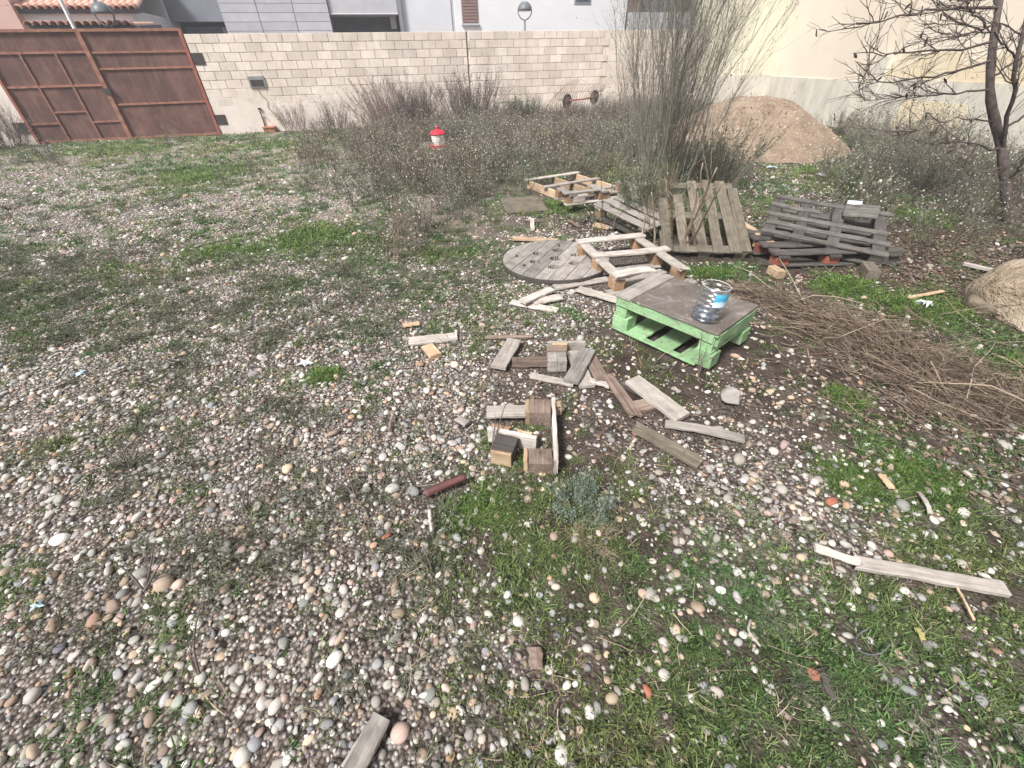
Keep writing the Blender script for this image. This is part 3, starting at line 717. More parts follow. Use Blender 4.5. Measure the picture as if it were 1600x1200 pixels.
# ================================================================== PALLETS AND BOARDS
# ---- mint green half pallet table
def green_table():
    zt = .285
    O = G(961.6, 457.5, zt); Xp = G(1124.7, 522, zt); L = float(np.linalg.norm(Xp - O)); ex = unit(Xp - O); Yp = G(1190, 481, zt); Wd = .53
    ey = unit(np.cross([0, 0, 1], ex)); O = O.copy(); gzv = float(gz(O[0], O[1])); O[2] = 0.0
    M = Matrix(((ex[0], ey[0], 0, O[0]), (ex[1], ey[1], 0, O[1]), (0, 0, 1, 0), (0, 0, 0, 1)))
    r = empty('pallet_table', 'low mint green painted pallet table with grey board top', 'table', M)
    h90 = math.pi / 2
    bd(r, 'top_plank', (.07, Wd / 2, .277), (Wd + .02, .13, .018), 'grey_wood', (0, 0, h90)); bd(r, 'top_board', (.14 + (L - .14) / 2, Wd / 2, .2765), (L - .145, Wd + .015, .016), 'deck_panel')
    for y in (.012, Wd - .012): bd(r, 'stringer', (L / 2, y, .232), (L - .05, .024, .068), 'green_paint', rot=(0, 0, 0))
    for y in (.03, Wd - .03): bd(r, 'edge_strip', (L / 2, y, .262), (L, .06, .012), 'green_paint')
    for x in (.012, L - .012): bd(r, 'end_rail', (x, Wd / 2, .222), (Wd - .05, .024, .085), 'green_paint', (0, 0, h90))
    for x in (.062, L - .065):
        for y in (.055, Wd - .055): bd(r, 'upper_block', (x, y, .197), (.09, .085, .112), 'green_paint')
        bd(r, 'cross_board', (x, Wd / 2, .132), (Wd, .1, .018), 'green_paint', (0, 0, h90))
    for x in (.075, L - .06):
        for y in (.055, Wd - .055): bd(r, 'leg_block', (x, y, .072), (.125, .11, .1), 'green_paint')
    for x, w_ in ((.2, .16), (.42, .15), (.62, .13)): bd(r, 'bottom_board', (x, Wd / 2 - .03, .016), (Wd - .06, w_, .018), 'green_paint', (0, 0, h90))
    bd(r, 'bottom_rail', (L / 2 - .04, .02, .012), (L - .1, .05, .016), 'green_paint')
    foot(np.array(M @ Vector((L / 2, Wd / 2, 0))), ex, L / 2, Wd / 2, 0.0)
    return M, L, Wd
GT, GL, GW = green_table()

# ---- cut plastic bottle on the table
def bottle():
    P = G(1101, 497, .286)
    M = Matrix.Translation(Vector((P[0], P[1], .2865))) @ Matrix.Rotation(math.radians(4), 4, 'Y')
    r = empty('cut_water_bottle', 'clear ribbed plastic water bottle with its top cut off', 'bottle', M)
    rad = .082; prof = [(rad * .88, .0)]
    for k in range(60):
        z = .006 + k * .215 / 59; prof.append((rad * (1 + .05 * math.sin(z / .215 * 2 * math.pi * 6.5)), z))
    m = Mat('clear plastic'); m.N.remove(m.b); tr = m.n('ShaderNodeBsdfTransparent'); tr.inputs[0].default_value = (.90, .93, .95, 1); gl = m.n('ShaderNodeBsdfGlossy'); gl.inputs['Roughness'].default_value = .2
    lw = m.n('ShaderNodeLayerWeight'); lw.inputs[0].default_value = .35; mx = m.n('ShaderNodeMixShader'); mr = m.n('ShaderNodeMapRange'); mr.inputs[3].default_value = .10; mr.inputs[4].default_value = .62
    m.l(lw.outputs['Facing'], mr.inputs[0]); m.l(mr.outputs[0], mx.inputs[0]); m.l(tr.outputs[0], mx.inputs[1]); m.l(gl.outputs[0], mx.inputs[2]); m.l(mx.outputs[0], m.N['Material Output'].inputs[0])
    V_, Q_, T_ = lathe(prof, 40, True, False); link('bottle_wall', mk_mesh('bottle_wall', V_, Q_, T_, True), m.m, r)
    a = np.linspace(0, 2 * math.pi, 41); ring = np.stack([rad * np.cos(a), rad * np.sin(a), np.full(41, .222)], 1); V_, Q_ = tubes(ring[None], np.full((1, 41), .0012), 5)
    m2 = Mat('milky rim'); m2.col(lin(.7, .74, .76)); m2.b.inputs['Roughness'].default_value = .3; link('cut_rim', mk_mesh('rim', V_, Q_, None, True), m2.m, r)
    # blue and white label
    a0 = math.atan2(-P[1], -P[0]) ; th = np.linspace(a0 + .15, a0 + 1.35, 12); V = []; zz = np.linspace(.115, .2, 6)
    for z in zz:
        for q in th: V.append((rad * 1.045 * math.cos(q), rad * 1.045 * math.sin(q), z))
    Q = [(i * 12 + j, i * 12 + j + 1, (i + 1) * 12 + j + 1, (i + 1) * 12 + j) for i in range(5) for j in range(11)]
    m3 = Mat('printed label'); v = m3.coord('Object'); sp = m3.n('ShaderNodeSeparateXYZ'); m3.l(v, sp.inputs[0]); n_ = m3.noise(v, 40, 3, .6)
    ad = m3.n('ShaderNodeMath', operation='MULTIPLY_ADD'); ad.inputs[1].default_value = .03; m3.l(n_, ad.inputs[0]); m3.l(sp.outputs['Z'], ad.inputs[2])
    m3.col(m3.ramp(ad.outputs[0], [(.125, lin(.10, .22, .42)), (.135, lin(.62, .72, .8)), (.16, lin(.55, .68, .8)), (.17, lin(.05, .33, .55)), (.2, lin(.10, .45, .65))])); m3.b.inputs['Roughness'].default_value = .4
    link('paper_label', mk_mesh('paper_label', V, Q, None, True), m3.m, r)
    # murky dregs
    V_, Q_, T_ = lathe([(rad * .83, .004), (rad * .93, .012), (rad * .93, .05), (rad * .6, .07), (.01, .06)], 28, True, True); m4 = Mat('murky water'); v = m4.coord('Object')
    m4.col(m4.ramp(m4.noise(v, 34, 5, .7), [(.35, lin(.04, .045, .06)), (.55, lin(.13, .14, .16)), (.68, lin(.5, .5, .52))])); m4.b.inputs['Roughness'].default_value = .2
    link('murky_dregs', mk_mesh('dregs', V_, Q_, T_, True), m4.m, r)
bottle()

# ---- cable reel flange
def reel():
    Cc = G(868, 404, .045); rad = .525
    r = empty('cable_reel_disc', 'round wooden cable drum end lying flat beside the broken pallet', 'cable reel', (Cc[0], Cc[1], -.03)); r.rotation_euler = (0, 0, math.radians(62))
    holes = [(0, 0, .06)] + [(.22 * math.cos(q), .22 * math.sin(q), .05) for q in np.linspace(.3, 2 * math.pi + .3, 7)[:-1]]
    bw_ = 2 * rad / 8
    for k in range(8):                                   # planks with real holes: columns of cells left out round each hole
        y0, y1 = -rad + k * bw_ + .003, -rad + (k + 1) * bw_ - .003
        nyc = 12; nxc = 110; xs_ = np.linspace(-rad, rad, nxc + 1); ys_ = np.linspace(y0, y1, nyc + 1); T_ = .03
        cen = np.stack(np.meshgrid((xs_[:-1] + xs_[1:]) / 2, (ys_[:-1] + ys_[1:]) / 2, indexing='ij'), -1)
        ok = np.hypot(cen[..., 0], cen[..., 1]) < rad - .006
        for hx, hy, hr in holes: ok &= np.hypot(cen[..., 0] - hx, cen[..., 1] - hy) > hr
        me_v = {}; V = []; Q = []
        def vid(i, j, t):
            kx = (i, j, t)
            if kx not in me_v: me_v[kx] = len(V); V.append((xs_[i], ys_[j], .05 + (T_ if t else -.03)))
            return me_v[kx]
        for i in range(nxc):
            for j in range(nyc):
                if not ok[i, j]: continue
                Q.append((vid(i, j, 1), vid(i + 1, j, 1), vid(i + 1, j + 1, 1), vid(i, j + 1, 1)))
                for di, dj, e in ((-1, 0, ((i, j + 1), (i, j))), (1, 0, ((i + 1, j), (i + 1, j + 1))), (0, -1, ((i, j), (i + 1, j))), (0, 1, ((i + 1, j + 1), (i, j + 1)))):
                    a, b = i + di, j + dj
                    if not (0 <= a < nxc and 0 <= b < nyc and ok[a, b]):
                        Q.append((vid(*e[0], 0), vid(*e[1], 0), vid(*e[1], 1), vid(*e[0], 1)))
        if Q: link('plank', mk_mesh('plank', V, Q), M_['grey_wood'], r, rot=(0, 0, 0)).location.z = random.uniform(-.003, .003)
    V_, Q_, T_ = lathe([(rad - .03, .0), (rad + .004, .004), (rad + .006, .048), (rad - .004, .0485)], 72, False, False)
    link('lower_layer', mk_mesh('lower_layer', V_, Q_, T_), M_['dark_wood'], r)
    V_, Q_, T_ = lathe([(rad - .05, .008), (rad - .05, .012)], 48); link('bottom_board', mk_mesh('bottom_board', V_, Q_, T_), M_['dark'], r)  # dark disc added under the planks so the holes look shaded; no real board
    V = []; Q = []
    a = np.linspace(0, 2 * math.pi, 73)[:-1]
    for rr, z in ((rad - .004, .052), (rad + .004, .052), (rad + .004, .078), (rad - .004, .078)):
        for q in a: V.append((rr * math.cos(q), rr * math.sin(q), z))
    Q = [(i * 72 + j, i * 72 + (j + 1) % 72, ((i + 1) % 4) * 72 + (j + 1) % 72, ((i + 1) % 4) * 72 + j) for i in range(4) for j in range(72)]
    link('rim_band', mk_mesh('rim_band', V, Q), M_['dark_wood'], r)
    Vn, Qn, Tn = lathe([(.012, .08), (.012, .092), (.006, .095)], 10)
    for hx, hy in ((.33, .1), (-.3, .2), (.05, -.36), (-.12, .37)): link('bolt', mk_mesh('bolt', Vn + np.array([hx, hy, 0]), Qn, Tn), M_['dark_steel'], r)
    for ax in ((1, 0), (.7, .7), (0, 1), (.7, -.7)): foot(Cc, ax, rad * .95, rad * .4, 0)
reel()

# ---- broken pallet frame resting on the reel
def frame_pallet():
    z = .15
    M, L, Wd = pose3((909, 377, z), (966, 429, z), (984, 373, z))
    # pose3 axes: x along the runner, y across; make z point up
    if M.col[2][2] < 0:
        M, Wd, L = pose3((909, 377, z), (984, 373, z), (966, 429, z)); swap = True
    else: swap = False
    r = empty('broken_pallet', 'pale broken pallet frame lying across the reel disc with orange blocks', 'pallet', M, 'wooden pallets in the yard')
    # local x = across (short boards), local y = along the runners when swapped
    h90 = math.pi / 2
    def B(name, along, across, zc, L_, w_, t_, lengthwise, mat, yawd=0, **kw):
        c = (across, along, zc) if swap else (along, across, zc)
        rot = (0, 0, (h90 if (lengthwise == swap) else 0) + math.radians(yawd)); return bd(r, name, c, (L_, w_, t_), mat, rot, **kw)
    L_ = .92; A = .60
    B('runner', L_ / 2, 0, -.012, L_, .095, .022, True, 'pale_wood', rag1=.02); B('runner', L_ / 2 - .02, A, -.012, L_ + .02, .095, .022, True, 'pale_wood', 1, rag1=.05)
    B('cross_board', .03, A / 2, .011, A + .12, .1, .022, False, 'pale_wood'); B('cross_board', .43, A / 2 + .02, .011, A + .16, .1, .022, False, 'pale_wood', -2, bend=-.006); B('cross_board', .87, .15, .011, .4, .1, .022, False, 'pale_wood', 3, rag1=.1, bend=.008)
    for al in (.06, .46, .84):
        B('block', al, 0, -.078, .12, .095, .105, True, 'block_wood', random.uniform(-6, 6)); B('block', al - .03, A, -.078, .1, .095, .105, True, 'block_wood', random.uniform(-6, 6))
    for al, l_ in ((.05, A), (.44, A), (.85, A + .25)): B('bottom_board', al + .03, A / 2 + .02, -.137, l_, .1, .016, False, 'grey_wood', random.uniform(-3, 3))
    c = M @ Vector((A / 2, L_ / 2, 0) if swap else (L_ / 2, A / 2, 0)); foot(np.array(c), np.array(M.col[1][:2]), L_ / 2, A / 2 + .05, 0)
frame_pallet()

# ---- leaning slatted pallet by the bush
def slat_pallet():
    M, Wd, L = pose3((1038, 392, .06), (1166, 396, .06), (1016, 287, .45))
    r = empty('leaning_pallet', 'weathered olive slatted pallet leaning with branches growing through it', 'pallet', M, 'wooden pallets in the yard'); h90 = math.pi / 2
    Wd, L = .8, 1.2
    for k, (x, w_, y0) in enumerate(((.04, .1, 0), (.2, .1, -.01), (.37, .1, .0), (.53, .1, -.01), (.68, .11, .0), (.79, .1, .02))):
        ll = (1.2, .95, 1.2, 1.22, 1.2, 1.05)[k]; yo = (0, 0, 0, 0, 0, 0)[k]
        bd(r, 'slat', (x, y0 + ll / 2 + yo, .0), (ll, w_, .02), 'moss_wood', (0, 0, h90 + random.uniform(-.02, .02)), rag1=.02)
    for y in (.07, .6, 1.13):
        bd(r, 'stringer', (.4, y, -.021), (.82, .1, .02), 'moss_wood')
        for x in (.06, .4, .74): bd(r, 'block', (x, y, -.079), (.1, .1, .093), 'block_wood' if y > 1 and x < .1 else 'moss_wood')
    for x in (.06, .4, .74): bd(r, 'skid', (x, .6, -.137), (1.2, .1, .02), 'moss_wood', (0, 0, h90))
    foot(np.array(M @ Vector((.4, .5, 0))), np.array(M.col[1][:2]), .5, .4, 0)
slat_pallet()
bd(tag(bpy.data.objects.new('x', None), 'x', 'x'), 'x', (0, 0, 0), (.1, .1, .02), 'grey_wood') if False else None

# ---- grey pallet on top of the stack and the two beneath it
def stack():
    h90 = math.pi / 2
    O = np.array([2.49, 4.11, .225]); Xd = unit(np.array([3.30, 3.62, .16]) - O); F = np.array([2.90, 4.78, .40]) - O; ey = unit(F - (F @ Xd) * Xd); ez = np.cross(Xd, ey)
    M = Matrix(((Xd[0], ey[0], ez[0], O[0]), (Xd[1], ey[1], ez[1], O[1]), (Xd[2], ey[2], ez[2], O[2]), (0, 0, 0, 1)))
    r = empty('grey_pallet', 'slate grey pallet tilted on top of the pallet stack by the tree', 'pallet', M, 'wooden pallets in the yard')
    L, Wd = 1.05, .8
    for k, y in enumerate((.03, .21, .39, .58, .77)):
        ll = L if k != 3 else .45; bd(r, 'slat', (ll / 2 + (0, .01, -.02, 0, .02)[k], y, .0), (ll, .062, .02), 'slate_wood', (0, 0, random.uniform(-.02, .02)), bend=-.004)
    for x in (.06, .32, .62, .98):
        bd(r, 'cross_board', (x, Wd / 2, -.021), (Wd, .1, .02), 'dark_wood', (0, 0, h90))
        for y in (.05, .39, .74): bd(r, 'block', (x, y, -.066), (.1, .09, .068), 'dark_wood')
    for y in (.05, .2, .39, .57, .74): bd(r, 'deck_board', (L / 2, y, -.112), (L, .1, .02), 'slate_wood')
    # pallet below
    P0 = G(1212, 400, .13); P1 = G(1425, 395, .13); ex = unit(P1 - P0); yw = math.atan2(ex[1], ex[0])
    r2 = empty('red_block_pallet', 'dark pallet with red blocks underneath the tilted grey pallet', 'pallet', Matrix.Translation(Vector((P0[0], P0[1], .02))) @ Matrix.Rotation(yw, 4, 'Z'), 'wooden pallets in the yard')
    for y in (.05, .25, .45, .65): bd(r2, 'top_board', (.6, y, .122), (1.22, .12, .02), 'dark_wood')
    for x in (.08, .55, 1.1):
        bd(r2, 'cross_board', (x, .36, .101), (.78, .1, .02), 'dark_wood', (0, 0, h90))
        for y in (.05, .36, .67): bd(r2, 'block', (x, y, .055), (.13, .1, .07), 'redblock' if x < 1 else 'dark_wood')
    for y in (.05, .36, .67): bd(r2, 'skid', (.6, y, .009), (1.22, .1, .02), 'slate_wood' if y < .1 else 'dark_wood')
    for o in (r, r2): foot(np.array(o.matrix_world @ Vector((.55, .38, 0))), ex, .62, .42, 0)
    return yw
bpy.context.view_layer.update()
YST = stack()
# small pieces about the stack
loose('flat_board', 'grey broken board standing behind the tilted grey pallet', 'plank', (1318, 330), (1372, 334), .12, .02, 'slate_wood', z=.36, roll=1.0, group='boards about the pallet stack')
M_['white_sheet'] = mottled('grey white sheet', lin(.42, .43, .46), lin(.55, .56, .58), 8, .6, .1)
M_['broken_tile'] = M_['white_sheet']
loose('sheet_scrap', 'pale grey sheet scrap stuck behind the tilted grey pallet', 'scrap', (1322, 322), (1345, 324), .1, .008, 'white_sheet', z=.40, roll=.9, group='boards about the pallet stack')
loose('prop_plank', 'tan broken plank leaning on the corner of the pallet stack', 'plank', (1158, 346), (1212, 384), .07, .02, 'tan_wood', z=.16, z2=.12, group='boards about the pallet stack', rag1=.06)
loose('wood_block', 'tan square block hung on the plank at the stack corner', 'wood block', (1180, 364), (1184, 381), .08, .05, 'tan_wood', z=.10, group='boards about the pallet stack')
loose('wood_block', 'mossy square block under the front of the pallet stack', 'wood block', (1352, 416), (1364, 432), .1, .08, 'moss_wood', z=.04, group='boards about the pallet stack')
loose('wood_block', 'yellowish block end peeping out below the pallet stack', 'wood block', (1205, 418), (1222, 428), .08, .07, 'tan_wood', z=.04, group='boards about the pallet stack')

# ---- pallet frame among the weeds
def far_pallets():
    h90 = math.pi / 2
    M, Wd, L = pose3((888, 306, .12), (975, 291, .12), (849, 276, .12))
    r = empty('open_pallet', 'open tan pallet frame lying upside down in the weeds', 'pallet', M, 'wooden pallets in the yard'); Wd, L = .95, 1.15
    for x in (.03, .5, .92): bd(r, 'stringer', (x, L / 2, -.06), (L, .03, .11), 'tan_wood', (0, 0, h90))
    for y in (.05, .58, 1.1): bd(r, 'cross_board', (Wd / 2, y, .007), (Wd + .06, .09, .02), 'pale_wood')
    for x in (.25, .7): bd(r, 'deck_board', (x, L / 2, -.124), (L, .12, .018), 'grey_wood', (0, 0, h90))
    foot(np.array(M @ Vector((Wd / 2, L / 2, 0))), np.array(M.col[0][:2]), Wd / 2, L / 2, 0)
    M, Wd, L = pose3((887, 322, .01), (1000, 306, .03), (890, 290, .01))
    ex = np.array(M.col[0][:3]); yw = math.atan2(ex[1], ex[0]); O = G(888, 320, .12)
    r = empty('stacked_pallet', 'broken pallet end showing square blocks beside the tall bush', 'pallet', Matrix.Translation(Vector((O[0], O[1], .10))) @ Matrix.Rotation(yw, 4, 'Z'), 'wooden pallets in the yard')
    for x in (.06, .52, .98):
        for y in (.05, .34): bd(r, 'block', (x, y, .075), (.15, .09, .085), 'block_wood')
        bd(r, 'runner', (x, .2, .128), (.42, .1, .02), 'grey_wood', (0, 0, h90))
    bd(r, 'end_board', (.2, .05, .149), (.5, .1, .02), 'grey_wood'); bd(r, 'bottom_board', (.52, .05, .02), (1.1, .1, .02), 'pale_wood', (0, 0, .04)); bd(r, 'bottom_board', (.52, .34, .02), (1.1, .1, .02), 'grey_wood')
    bd(r, 'block_face', (.15, -.005, .075), (.16, .012, .08), 'pale_wood'); bd(r, 'block_face', (.9, -.005, .078), (.18, .012, .09), 'pale_wood')
    M, L, Wd = pose3((929, 319, .24), (1008, 358, .15), (985, 312, .24))
    if M.col[2][2] < 0: M = M @ Matrix.Scale(-1, 4, Vector((0, 1, 0))); sg = -1
    M, L, Wd = pose3((929, 319, .24), (1008, 358, .15), (985, 312, .26))
    r = empty('slipped_pallet', 'grey slatted pallet slipping off the broken pallet end into bush stems', 'pallet', M, 'wooden pallets in the yard')
    L = max(L, .85)
    for k in range(4): bd(r, 'slat', (L / 2, .04 + k * .15, .0), (L, .1, .02), 'grey_wood', (0, 0, random.uniform(-.02, .02)), rag1=.02)
    for x in (.07, L - .08):
        bd(r, 'cross_board', (x, .27, -.021), (.58, .1, .02), 'grey_wood', (0, 0, h90))
        for y in (.05, .5): bd(r, 'block', (x, y, -.08), (.1, .1, .095), 'block_wood' if x < .3 else 'dark_wood')
    for y in (.05, .5): bd(r, 'skid', (L / 2, y, -.138), (L, .1, .02), 'dark_wood')
far_pallets()
loose('end_block', 'orange ended block with grey top by the bush foot', 'wood block', (1007, 291), (1040, 288), .1, .09, 'block_wood', z=.33, group='boards about the tall bush')
loose('loose_plank', 'grey plank lying on top of the orange ended block by the bush', 'plank', (1005, 285), (1045, 281), .11, .022, 'grey_wood', z=.395, group='boards about the tall bush')

# ---- loose planks
P = loose
P('plank', 'short pale grey plank alone at the far left of the scatter', 'plank', (638, 530), (714, 522), .10, .022, 'pale_wood')
P('wood_block', 'fresh yellow wooden block beside the lone pale grey plank', 'wood block', (667, 538), (681, 554), .085, .03, 'tan_wood', z=.022)
P('plank', 'broad short plank with dark knots lying across a thin strip', 'plank', (804, 528), (778, 571), .105, .022, 'pale_wood', z=.04)
P('strip', 'thin dark brown strip lying under the broad short plank', 'wood strip', (758, 524), (832, 522), .03, .02, 'brown_wood')
P('plank', 'reddish board standing on edge behind the square pallet block', 'plank', (800, 563), (862, 562), .07, .022, 'brown_wood', z=.045, roll=1.45)
P('plank', 'thin ragged whitish board in front of the square pallet block', 'plank', (820, 581), (897, 596), .05, .02, 'pale_wood', rag0=.05)
P('plank', 'pale board half hidden under the steep grey plank', 'plank', (895, 545), (918, 600), .1, .02, 'pale_wood', z=.022)
P('plank', 'brown board lying just behind the crossed grey planks', 'plank', (922, 552), (942, 592), .09, .02, 'brown_wood', z=.03)
P('plank', 'dark knotty grey plank resting across the pale board', 'plank', (920, 542), (892, 592), .1, .022, 'grey_wood', z=.065, z2=.045)
P('splinter', 'ragged light splinter at the end of the crossed planks', 'wood splinter', (918, 588), (958, 600), .04, .018, 'pale_wood', z=.03, rag0=.08, rag1=.05)
P('plank', 'long reddish brown plank pointing at the small cross piece', 'plank', (950, 582), (1000, 652), .07, .022, 'brown_wood', z=.04, rag1=.06)
P('cross_piece', 'short brown cross piece wedged beneath the wide speckled plank', 'wood block', (985, 636), (1028, 626), .09, .03, 'brown_wood', z=.02)
P('plank', 'thick wide pale plank speckled with grey lichen', 'plank', (988, 590), (1068, 650), .115, .028, 'pale_wood', z=.055, z2=.04)
P('plank', 'dark plank tucked along the far side of the wide speckled plank', 'plank', (975, 594), (1020, 622), .06, .02, 'dark_wood', z=.02)
P('plank', 'narrow warped grey plank with blunt end pointing at the gravel', 'plank', (1040, 659), (1164, 683), .055, .022, 'grey_wood', z=.03, bend=.012)
P('plank', 'olive grey plank with dark stain nearest the pebble patch', 'plank', (988, 661), (1096, 722), .075, .026, 'moss_wood', z=.03, rag0=.04)
P('plank', 'thin white plank under the two short boards near the reel', 'plank', (798, 469), (872, 482), .07, .02, 'pale_wood', group='loose planks round the cable reel')
P('plank', 'short tan board resting slantwise on the thin white plank', 'plank', (816, 469), (862, 449), .085, .022, 'pale_wood', z=.06, z2=.05, group='loose planks round the cable reel')
P('plank', 'short pale board lying behind the slanted tan board', 'plank', (832, 470), (876, 461), .09, .02, 'pale_wood', z=.03, group='loose planks round the cable reel')
P('plank', 'long whitish plank ending under the green table corner', 'plank', (903, 449), (968, 467), .09, .022, 'pale_wood', z=.03, group='loose planks round the cable reel')
P('plank', 'flat pale plank between reel disc and orange corner block', 'plank', (866, 447), (952, 434), .09, .02, 'pale_wood', z=.02, group='loose planks round the cable reel')
P('plank', 'pale plank running from the corner block to the green table', 'plank', (972, 443), (1036, 423), .1, .022, 'pale_wood', z=.03, group='loose planks round the cable reel')
P('plank', 'long ragged tan board lying behind the reel disc', 'plank', (793, 370), (872, 374), .08, .025, 'tan_wood', z=.03, rag0=.08, group='loose planks round the cable reel')
P('wood_piece', 'orange wood offcut on bare soil behind the reel', 'wood block', (928, 350), (954, 354), .12, .03, 'tan_wood', z=.03, group='offcuts on the bare soil')
P('wood_strip', 'thin reddish strip in the soil behind the reel', 'wood strip', (888, 343), (906, 354), .04, .02, 'brown_wood', z=.03, group='offcuts on the bare soil')
P('wood_strip', 'dark stick pointing up from the soil behind the reel', 'wood strip', (910, 347), (921, 334), .04, .02, 'dark_wood', z=.03, z2=.06, group='offcuts on the bare soil')
P('wood_strip', 'white stake standing in gravel beside the flat brown board', 'stake', (832, 358), (832, 340), .05, .02, 'pale_wood', z=.02, z2=.05, group='offcuts on the bare soil')
P('wood_strip', 'long dark strip between the slipped pallet and offcuts', 'wood strip', (930, 335), (958, 355), .06, .02, 'grey_wood', z=.05, group='offcuts on the bare soil')
P('hardboard_sheet', 'wide mud stained flat panel lying in grass by the weeds', 'panel', (786, 320), (848, 316), .75, .015, 'moss_wood', z=.015, group='offcuts on the bare soil')
P('plank', 'long broken white plank with jagged brown end in the grass', 'plank', (1332, 874), (1612, 924), .056, .024, 'pale_wood', z=.03, rag0=.05, rag1=.14)
P('splinter', 'thin torn splinter running off the jagged white plank', 'wood splinter', (1265, 850), (1345, 876), .035, .014, 'pale_wood', z=.03, rag0=.12)
P('plank', 'split grey rotten plank running out at the bottom edge', 'plank', (548, 1210), (602, 1106), .06, .02, 'grey_wood', z=.03, rag1=.1)
P('plank', 'thin companion strip split off the rotten plank', 'wood strip', (536, 1200), (590, 1112), .025, .015, 'grey_wood', z=.025, rag1=.09)
P('wood_chip', 'reddish torn wood chip in the pebbles near the front', 'wood chip', (836, 1004), (838, 1046), .045, .02, 'brown_wood', z=.03, rag0=.04, rag1=.03)
P('wood_chip', 'small greyish wood chip left of the fallen pallet runner', 'wood chip', (713, 650), (730, 660), .045, .018, 'grey_wood', z=.025, rag0=.02)
P('wood_chip', 'short tan slip above the lone pale grey plank', 'wood chip', (628, 505), (655, 502), .045, .018, 'tan_wood', z=.025)
P('pole', 'thin grey pole lying under the bare tree', 'pole', (1504, 414), (1596, 434), .035, .03, 'grey_wood', z=.04, group='boards about the pallet stack')
P('wood_strip', 'yellow split stick lying in grass by the mossy stone', 'wood strip', (1420, 466), (1472, 456), .03, .015, 'tan_wood', z=.03, group='boards about the pallet stack')
P('wood_strip', 'pale dry stem crossing below the jagged white plank', 'straw', (1500, 914), (1527, 966), .008, .006, 'tan_wood', z=.03, group='dry stems in the grass')
P('bark_strip', 'curled whitish bark strip in the grass near the pebbles', 'bark', (1436, 766), (1456, 800), .018, .006, 'pale_wood', z=.025, bend=.01, group='dry stems in the grass')
P('dry_leaf', 'torn pale tan husk on the grass edge', 'husk', (1376, 735), (1400, 764), .03, .008, 'tan_wood', z=.025, rag0=.03, rag1=.02, group='dry stems in the grass')

# ---- square pallet block cluster
def block_cluster():
    O = G(870, 578, 0)
    r = empty('pallet_block', 'square pallet block of stacked brown pieces among the planks', 'wood block', (O[0], O[1], float(gz(O[0], O[1]))), 'pallet blocks on the gravel'); r.rotation_euler = (0, 0, -.03)
    bd(r, 'lower_block', (-.03, .05, .05), (.06, .1, .09), 'grey_wood'); bd(r, 'lower_block', (.032, .05, .05), (.06, .1, .09), 'grey_wood')
    bd(r, 'top_block', (.0, .125, .055), (.125, .045, .1), 'brown_wood'); bd(r, 'offcut', (.03, .2, .06), (.1, .03, .08), 'tan_wood'); bd(r, 'thin_board', (.08, .24, .05), (.26, .02, .08), 'pale_wood')
    foot(O + np.array([0, .1, 0]), (1, 0), .12, .14, 0)
    # runner on its side with two blocks
    A = G(864, 640, 0); B = G(868, 738, 0); ex = unit(B - A); yw = math.atan2(ex[1], ex[0]); L = float(np.linalg.norm(B - A))
    r = empty('pallet_runner', 'broken pallet runner standing on edge with two blocks nailed on', 'pallet runner', Matrix.Translation(Vector((A[0], A[1], float(gz(A[0], A[1]))))) @ Matrix.Rotation(yw, 4, 'Z'), 'pallet blocks on the gravel')
    bd(r, 'edge_board', (L / 2, 0, .055), (L + .02, .022, .1), 'pale_wood', rag1=.02); s_ = -1 if (np.cross(ex, G(840, 650) - A)[2] < 0) else 1
    bd(r, 'block', (.07, s_ * .075, .055), (.115, .12, .1), 'brown_wood'); bd(r, 'block_strip', (.07, s_ * .148, .055), (.11, .022, .1), 'tan_wood'); bd(r, 'splinter', (.03, -s_ * .03, .06), (.07, .03, .06), 'tan_wood', rag0=.03, rag1=.03)
    bd(r, 'block', (L - .05, s_ * .075, .04), (.1, .12, .075), 'brown_wood'); bd(r, 'block_strip', (L - .05, s_ * .147, .045), (.09, .02, .085), 'tan_wood')
    foot((A + B) / 2, ex, L / 2, .05, 0)
    # angled board with block in front
    A = G(764, 686, 0); B = G(838, 702, 0); ex = unit(B - A); yw = math.atan2(ex[1], ex[0]); L = float(np.linalg.norm(B - A))
    r = empty('pallet_runner', 'short grey board on edge with one tan sided block before it', 'pallet runner', Matrix.Translation(Vector((A[0], A[1], float(gz(A[0], A[1]))))) @ Matrix.Rotation(yw, 4, 'Z'), 'pallet blocks on the gravel')
    bd(r, 'edge_board', (L / 2, 0, .055), (L, .024, .1), 'pale_wood'); bd(r, 'block', (L * .45, -.075, .05), (.11, .11, .095), 'dark_wood'); bd(r, 'block_face', (L * .45, -.14, .05), (.105, .018, .09), 'tan_wood'); bd(r, 'offcut', (L * .72, .03, .06), (.08, .03, .06), 'tan_wood'); bd(r, 'torn_chip', (L * .2, .04, .06), (.14, .03, .05), 'block_wood', rag0=.05, rag1=.05)
    foot((A + B) / 2, ex, L / 2, .06, 0)
    loose('plank', 'pale plank lying flat behind the upright pallet runner', 'plank', (760, 640), (850, 638), .09, .022, 'pale_wood', z=.06)
block_cluster()

